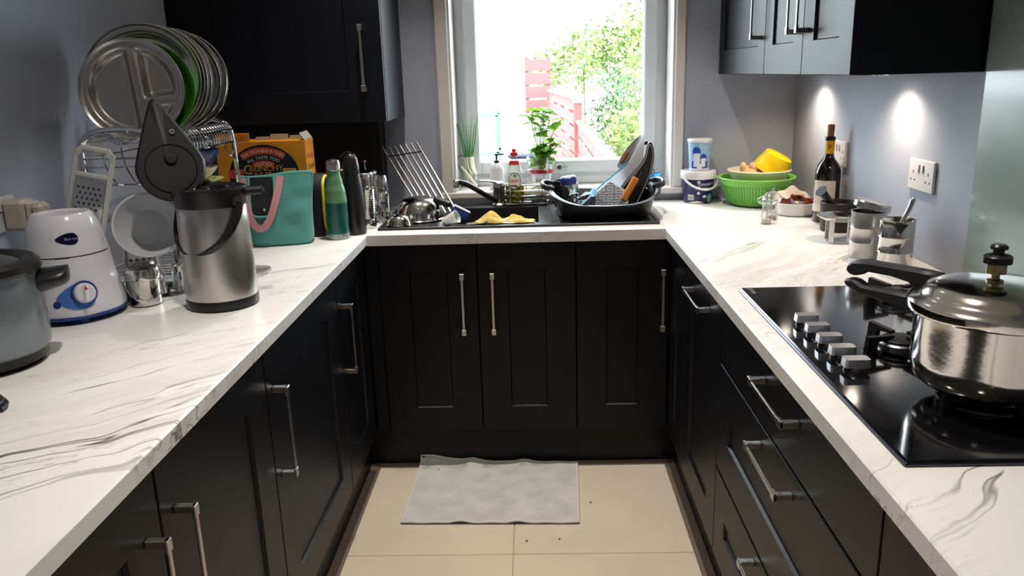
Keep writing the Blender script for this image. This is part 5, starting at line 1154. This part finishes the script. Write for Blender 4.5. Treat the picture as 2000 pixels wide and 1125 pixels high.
# salt and pepper mills
def mill(x, y, label, fill, lvl):
    t = thing('clear_mill', label, 'mill', (x, y, ZT), .4, 'clear acrylic mills')
    mk('body', MB().lathe([(0, .001), (.022, .001), (.0235, .004), (.021, .022), (.017, .045), (.016, .060), (.019, .068), (0, .068)], 24), M_GLASS, t)
    hd = MB().lathe([(.0, .0685), (.020, .069), (.024, .076)], 24); hd = MB().surf(lambda u, v: ((.0215 + .009 * math.sin(PI * v)) * (1 + .18 * math.cos(5 * 2 * PI * u)) * math.cos(2 * PI * u) * (1 - .75 * v ** 3), (.0215 + .009 * math.sin(PI * v)) * (1 + .18 * math.cos(5 * 2 * PI * u)) * math.sin(2 * PI * u) * (1 - .75 * v ** 3), .069 + .034 * v), 40, 10, True)
    hd.f += [tuple(range(40)), tuple(range(360, 400))]; mk('star_head', hd, M_GLASS, t, 50)
    mk('knob', MB().lathe([(0, .102), (.003, .103), (.003, .108), (.0055, .111), (.005, .116), (0, .118)], 16), M_CHROMEB, t); mk('spindle', MB().tube([(0, 0, .006), (0, 0, .104)], .0018, 8), M_CHROME, t)
    mk('filling', MB().lathe([(0, .004), (.0165, .004), (.0160, lvl), (0, lvl)], 20), fill, t)
mill(1.297, .052, 'clear acrylic mill with pale salt standing nearest the sink corner', P('salt', S(214, 206, 186), .8, var=.1, vscale=200), .016)
mill(1.338, .128, 'clear acrylic mill standing behind the other one, by the white dish', P('peppercorn', S(150, 130, 110), .8, var=.3, vscale=200), .012)
# white oval dish with dried skins
t = thing('white_dish', 'white oval oven dish of onion skins beside the wine bottle', 'dish', (1.452, .222, ZT))
mk('dish', MB().lathe([(0, .002), (.066, .002), (.070, .005), (.076, .040), (.078, .046), (.075, .047), (.071, .040), (.066, .008), (0, .007)], 48, sx=1.0, sy=.92), P('white_ceramic', S(228, 226, 224), .18, coat=.3), t)
rnd = random.Random(8); sk0 = None
MS = [P('onion_skin_brown', S(150, 84, 40), .5, var=.3, vscale=40), P('onion_skin_orange', S(186, 112, 62), .45, var=.3, vscale=40), P('onion_skin_purple', S(120, 80, 106), .5, var=.3, vscale=40), P('paper_scrap', S(214, 200, 188), .7, var=.05)]
def skinf(seed):
    r_ = random.Random(seed); a, b_, c_ = r_.uniform(.4, .9), r_.uniform(-.5, .5), r_.uniform(4, 9)
    return lambda u, v: (((u - .5) * 2) * (1 - .3 * v), (v - .5) * 2 * .8, a * ((u - .5) * 2) ** 2 * .8 + b_ * (v - .5) + .10 * math.sin(c_ * u + 3 * v))
for i in range(26):
    az = rnd.uniform(0, 2 * PI); rr = .052 * math.sqrt(rnd.random()); mi = 1 if i < 9 else (0 if i < 15 else (2 if i < 21 else 3))
    z = .034 + (.030 * (1 - rr / .06) * rnd.uniform(.4, 1.3) if mi < 2 else .006 + rnd.uniform(0, .01)); s_ = rnd.uniform(.014, .024)
    o = mk('onion_skin', MB().surf(skinf(i), 8, 6), MS[mi], t, 80); o.matrix_local = T((.012 if mi < 2 else 0) + rr * math.cos(az), rr * math.sin(az) - .006, z) @ Rz(rnd.uniform(0, 6)) @ Rx(rnd.uniform(-.9, .9)) @ Matrix.Diagonal((s_, s_, s_, 1))
pp_ = mk('paper_liner', MB().surf(lambda u, v: (-.068 + .138 * u, .010 + .058 * v, .040 + .052 * math.sin(PI * u) ** .6 * v + .006 * math.sin(15 * u)), 24, 8), MS[3], t, 60)
# wine bottle
t = thing('wine_bottle', 'dark wine bottle with a cork and yellow neck band on the right worktop', 'bottle', (1.505, .070, ZT))
def wbr(z): return .042
M_WINE = P('dark_green_glass', (.010, .007, .002), .06, coat=.5)
mk('glass', MB().lathe([(0, .003), (.030, .001), (.040, .002), (.0425, .008), (.0425, .165), (.041, .180), (.034, .200), (.022, .216), (.0160, .228), (.0148, .240), (.0146, .285), (0, .285)], 48), M_WINE, t)
mk('lip', MB().lathe([(.0150, .280), (.0168, .281), (.0172, .290), (.0160, .294), (.010, .294), (0, .2935)], 28), P('black_glaze', (.012, .013, .02), .08), t)
nb = mk('neck_band', MB().lathe([(.0153, .236), (.0156, .237), (.0156, .279), (.0152, .280)], 32), P('amber_band', S(226, 164, 20), .4), t)
mk('band_emblem', cyl_wrap(text('P', .024).add([(-.010, .006, 0), (.010, .009, 0), (.010, .0105, 0), (-.010, .0075, 0)], [(0, 1, 2, 3)]), .0157, .258, -PI / 2 - .35, .0003), P('black_print', S(26, 24, 24), .45), nb, sm=False)
lb2 = mk('label', cyl_wrap(subdivide_flat(rect(-.048, .036, -.052, .052), .006), .0426, .095, -PI / 2 - .50, .0004), P('cream_paper_label', S(216, 204, 196), .6, var=.02), t)
mk('label_lower', cyl_wrap(subdivide_flat(rect(-.048, .0, -.013, .013), .006), .0426, .052, -PI / 2 - .75, .0010), P('white_print', S(240, 232, 222), .45), lb2)
mk('cork', MB().lathe([(0, .290), (.0105, .292), (.0115, .328), (.0110, .334), (0, .334)], 24), P('cork_brown', S(150, 92, 66), .8, var=.2, vscale=120, bump=.2, bscale=200), t)
# mortar and pestle
t = thing('mortar', 'black cylindrical mortar in front of the wine bottle', 'mortar', (1.487, -.095, ZT))
M_BST = P('black_stone', (.014, .014, .016), .42, rvar=.05)
mk('mortar', MB().lathe([(0, .001), (.050, .001), (.053, .005), (.0555, .070), (.0570, .094), (.0545, .097), (.0510, .094), (.047, .060), (.030, .030), (0, .024)], 48), M_BST, t)
t = thing('pestle', 'black pestle leaning over the rim of the mortar', 'pestle', (1.478, -.092, ZT + .032))
pst = smooth([(.020, .012, .004), (.0, .0, .040), (-.046, -.022, .090), (-.060, -.028, .104)], 3); n_ = len(pst)
mk('pestle', MB().tube(pst, [(.016 - .004 * (i / (n_ - 1)) / .5 if i < n_ / 2 else .012 + .009 * ((i / (n_ - 1) - .5) / .5) ** 2) for i in range(n_)], 16), M_BST, t, 60)
# steel stand
t = thing('steel_stand', 'shallow steel dish on four flat legs beside the steel canisters', 'stand', (1.430, -.262, ZT))
mk('dish', MB().lathe([(0, .064), (.040, .065), (.058, .074), (.064, .080), (.068, .081), (.068, .083), (.062, .083), (.056, .077), (.040, .068), (0, .067)], 44), M_POL, t)
for a in (-2.35, -1.2, .5, 2.0): mk('leg', MB().box(.046, .049, -.008, .008, 0, .074, .001).xf(Rz(a)), M_STEEL, t)
# canisters
def canister(x, y, label, kind):
    t = thing('steel_canister', label, 'canister', (x, y, ZT)); R = .047 if kind == 'lid' else .044; h = .128
    prof = [(0, .001), (R - .001, .001), (R, .003)]
    for z in (.045, .086): prof += [(R, z - .003), (R + .0016, z), (R, z + .003)]
    prof += [(R, h), (R + .002, h + .001), (R + .002, h + .003), (R - .002, h + .003), (R - .002, .004), (0, .004)]
    mk('body', MB().lathe(prof, 48), M_STEELB if kind == 'lid' else M_POL, t)
    if kind == 'lid':
        mk('lid', MB().lathe([(R + .001, 0), (R + .003, .001), (R + .003, .016), (R, .020), (R - .008, .022), (0, .022), (0, .020), (R - .008, .020), (R, .016)], 48).xf(T(.004, 0, h + .010) @ Ry(math.radians(13)) @ Rx(.05)), M_STEEL, t)
    else:
        mk('pouring_lip', MB().prism([(-.018, -.002), (.018, -.002), (0, -.030)], 0, .003, lambda a, b_, c_: (a, -R - c_ - .004 * (1 + b_ / .03), h + b_)).xf(Rz(-.25)), M_POL, t)
        mk('strainer', MB().lathe([(R + .003, h + .003), (R - .006, h - .002), (.020, h - .022), (0, h - .026)], 40), M_POL, t)
        mk('spoon_handle', MB().tube(smooth([(.010, .010, h - .018), (.034, .018, h + .022), (.044, .022, h + .046), (.047, .023, h + .054)], 2), [.005, .0052, .0055, .006, .0065, .007, .0075, .0075, .006, .005][:len(smooth([(.010, .010, h - .018), (.034, .018, h + .022), (.044, .022, h + .046), (.047, .023, h + .054)], 2))], 10), M_STEEL, t)
canister(1.430, -.478, 'brushed steel canister with its lid sitting tilted', 'lid')
canister(1.450, -.612, 'polished steel canister with a pouring lip and spoon handle nearest the hob', 'lip')

# ---- hob
HX0, HX1, HY0, HY1 = .985, 1.497, -1.7265, -.813
t = thing('gas_hob', 'black glass five-burner gas hob set in the right worktop', 'hob', (0, 0, ZT))
M_HOB = P('black_hob_glass', (.004, .004, .005), .10, coat=.6, rvar=.03, vscale=5)
mk('glass_top', MB().box(HX0 + .004, HX1 - .004, HY0 + .004, HY1 - .004, .003, .0085, .002), M_HOB, t)
mk('metal_edge', MB().box(HX0, HX1, HY0, HY1, .0004, .0055, .002), P('hob_edge_metal', (.10, .10, .13), .25, 1), t)
mk('logo', text('prima', .020).map(lambda x, y, z: (1.012 + y * 1.0 + .0, -.850 - x, .0088)), P('grey_logo_print', S(150, 150, 150), .5), t, sm=False)
M_KNOB = P('silver_knob', (.60, .60, .62), .30, .9)
for i in range(5):
    y = -1.122 - .066 * i; 
    k = mk('knob_base', MB().lathe([(0, .0085), (.021, .0085), (.020, .014), (.017, .018), (0, .018)], 28, 1.050, y), M_BLACKPL, t)
    mk('knob', MB().prism([(-.023, -.010), (-.019, -.014), (.019, -.014), (.023, -.010), (.023, .010), (.019, .014), (-.019, .014), (-.023, .010)], .018, .033).map(lambda a, b_, c_: (1.050 + a * (1 - .06 * (c_ - .018) / .015), y + b_ * (1 - .1 * (c_ - .018) / .015), c_)), M_KNOB, k)
M_IRON = P('cast_iron', (.012, .012, .013), .55, bump=.1, bscale=200)
def burner(x, y, r, label_n, supports=True, sp=.100, hs=.045):
    mk('burner_base', MB().lathe([(r + .030, .0085), (r + .028, .012), (r + .014, .016), (r + .006, .013), (0, .013)], 40, x, y), M_HOB, t)
    rg = mk('burner_ring', MB().lathe([(r + .002, .013), (r + .003, .024), (r - .001, .028), (0, .028)], 40, x, y), P('burner_alloy', (.30, .30, .32), .35, 1), t)
    mk('burner_cap', MB().lathe([(0, .0345), (r - .003, .034), (r, .032), (r, .0285), (0, .0285)], 40, x, y), M_IRON, rg)
    if supports:
        for a in (0, PI / 2, PI, 3 * PI / 2):
            mk('pan_support', MB().prism([(r * .55, hs - .003), (sp * .98, hs), (sp * 1.02, .009), (sp * .74, .009), (sp * .70, hs - .012), (r * .55, hs - .008)], -.005, .005, lambda a_, b_, c_: (a_, c_, b_)).xf(T(x, y, 0) @ Rz(a + .35)), M_IRON, t)
burner(1.170, -1.285, .034, '', sp=.078); burner(1.200, -1.520, .040, '', sp=.085, hs=.0348); burner(1.305, -.955, .034, '', sp=.082); burner(1.385, -1.270, .050, '', sp=.088); burner(1.405, -1.560, .026, '', sp=.075)

# ---- pressure cooker
t = thing('pressure_cooker', 'polished steel pressure cooker with black handles on the gas hob', 'pressure cooker', (1.200, -1.520, ZT + .0472))
M_PC = P('worn_polished_steel', (.66, .63, .58), .12, 1.0, var=.10, vscale=9, rvar=.06, bump=.015, bscale=70)
RB = .112
mk('body', MB().lathe([(0, -.012), (.080, -.012), (.094, -.010), (.104, -.002), (.1095, .012), (RB, .030), (RB, .112), (RB + .004, .118), (RB - .004, .119)], 72), M_PC, t)
lid_ = mk('lid', MB().lathe([(RB + .003, .106), (RB + .011, .108), (RB + .014, .114), (RB + .013, .124), (RB + .007, .130), (RB - .002, .132), (RB - .008, .138), (RB - .015, .147), (.078, .153), (.040, .156), (0, .157)], 72), M_PC, t)
mk('safety_valve', MB().lathe([(.010, .152), (.010, .158), (.006, .160), (0, .160)], 18, .046, -.010), M_STEEL, lid_)
vv = mk('weight_stem', MB().lathe([(.012, .155), (.012, .159), (.006, .161), (.006, .168), (.014, .170), (.014, .187), (0, .188)], 28, -.006, 0), P('aged_brass', (.34, .28, .14), .35, 1), lid_)
mk('weight_cap', MB().lathe([(.014, .185), (.0205, .186), (.0205, .196), (.017, .199), (.008, .201), (.008, .206), (.0125, .208), (.0125, .212), (.009, .215), (0, .215)], 28, -.006, 0), M_BLACKPL, vv)
# long handles: lid handle above, body handle below, pointing away along the hob
Hm = Rz(math.atan2(.87, -.49))
up = [(.088, .150), (.125, .150), (.175, .148), (.225, .146), (.262, .140), (.274, .130), (.276, .118), (.262, .112), (.246, .116), (.232, .126), (.180, .128), (.140, .124), (.134, .108), (.126, .098), (.104, .100)]
mk('lid_handle', MB().prism(up, -.013, .013, lambda a, b_, c_: (a, c_ * (1 if a < .25 else .8), b_)).xf(Hm), M_BLACKM, lid_, 25).modifiers.new('edge', 'BEVEL').width = .005
lo = [(.108, .096), (.128, .096), (.140, .104), (.180, .102), (.235, .100), (.256, .108), (.276, .104), (.274, .092), (.240, .082), (.180, .080), (.130, .076), (.110, .078)]
mk('body_handle', MB().prism(lo, -.013, .013, lambda a, b_, c_: (a, c_, b_)).xf(Hm), M_BLACKM, t, 25).modifiers.new('edge', 'BEVEL').width = .005
lk_ = [(-.108, .088), (-.120, .090), (-.150, .096), (-.166, .094), (-.164, .084), (-.140, .078), (-.108, .074)]
mk('helper_handle', MB().prism(lk_, -.016, .016, lambda a, b_, c_: (a, c_, b_)).xf(Hm), M_BLACKPL, t, 25)
mk('handle_bracket', MB().box(.106, .126, -.010, .010, .080, .094, .002).xf(Hm), M_STEEL, t)

# ================================================================== FLOOR
t = thing('kitchen_mat', 'pale grey plush mat on the floor in front of the sink cabinets', 'mat', (0, 0, 0))
def matf(u, v, dz=0):
    # u along x, v from front (0) to back (1); back edge rises a little on the plinth
    x0 = .021 + .012 * v; x1 = .611 + .017 * v; x = x0 + (x1 - x0) * u; y = -.366 - .012 * u + (.470 - .022 * u) * v * .93
    w_ = .012 * math.exp(-((u - .33) / .05) ** 2) + .010 * math.exp(-((u - .66) / .05) ** 2)
    z = .004 + w_ * (.5 + .5 * v) + .030 * max(0, v - .93) / .07 * math.exp(-(u / .22) ** 2) + .001 * math.sin(40 * u + 17 * v)
    return (x, min(y, .058 + .0), z + dz)
M_MAT = P('grey_plush', S(186, 184, 178), .95, var=.11, vscale=13, bump=.35, bscale=240, sheen=.4)
b = MB().surf(lambda u, v: matf(u, v, .006), 60, 36).surf(lambda u, v: matf(u, v, 0), 60, 36)
mk('pile', b, M_MAT, t, 60)
ed = [matf(i / 40, 0, .003) for i in range(41)] + [matf(1, i / 20, .003) for i in range(1, 21)] + [matf(1 - i / 40, 1, .003) for i in range(1, 41)] + [matf(0, 1 - i / 20, .003) for i in range(1, 20)]
mk('binding', MB().tube(ed, .0042, 8, True), P('light_binding', S(198, 194, 186), .8), t)
rnd = random.Random(12)
for i, (x, y, lb_) in enumerate(((.66, -.245, 'dark crumb on the tile to the right of the mat'), (.44, -.475, 'dark crumb on the floor just in front of the mat'), (.545, -.468, 'small dark crumb in front of the right corner of the mat'))):
    tag(mk('crumb', MB().ball((0, 0, .002), .0032, 8, 6, 1.4, 1, .6).xf(T(x, y, 0) @ Rz(i)), P('dark_crumb', S(84, 66, 50), .8)), lb_, 'crumb')
tag(mk('crumb', MB().ball((0, 0, .004), .0045, 8, 6, 1.5, 1, .6).xf(T(.105, -.01, .006)), P('orange_crumb', S(176, 130, 80), .8)), 'orange brown crumb on the back left of the mat', 'crumb')
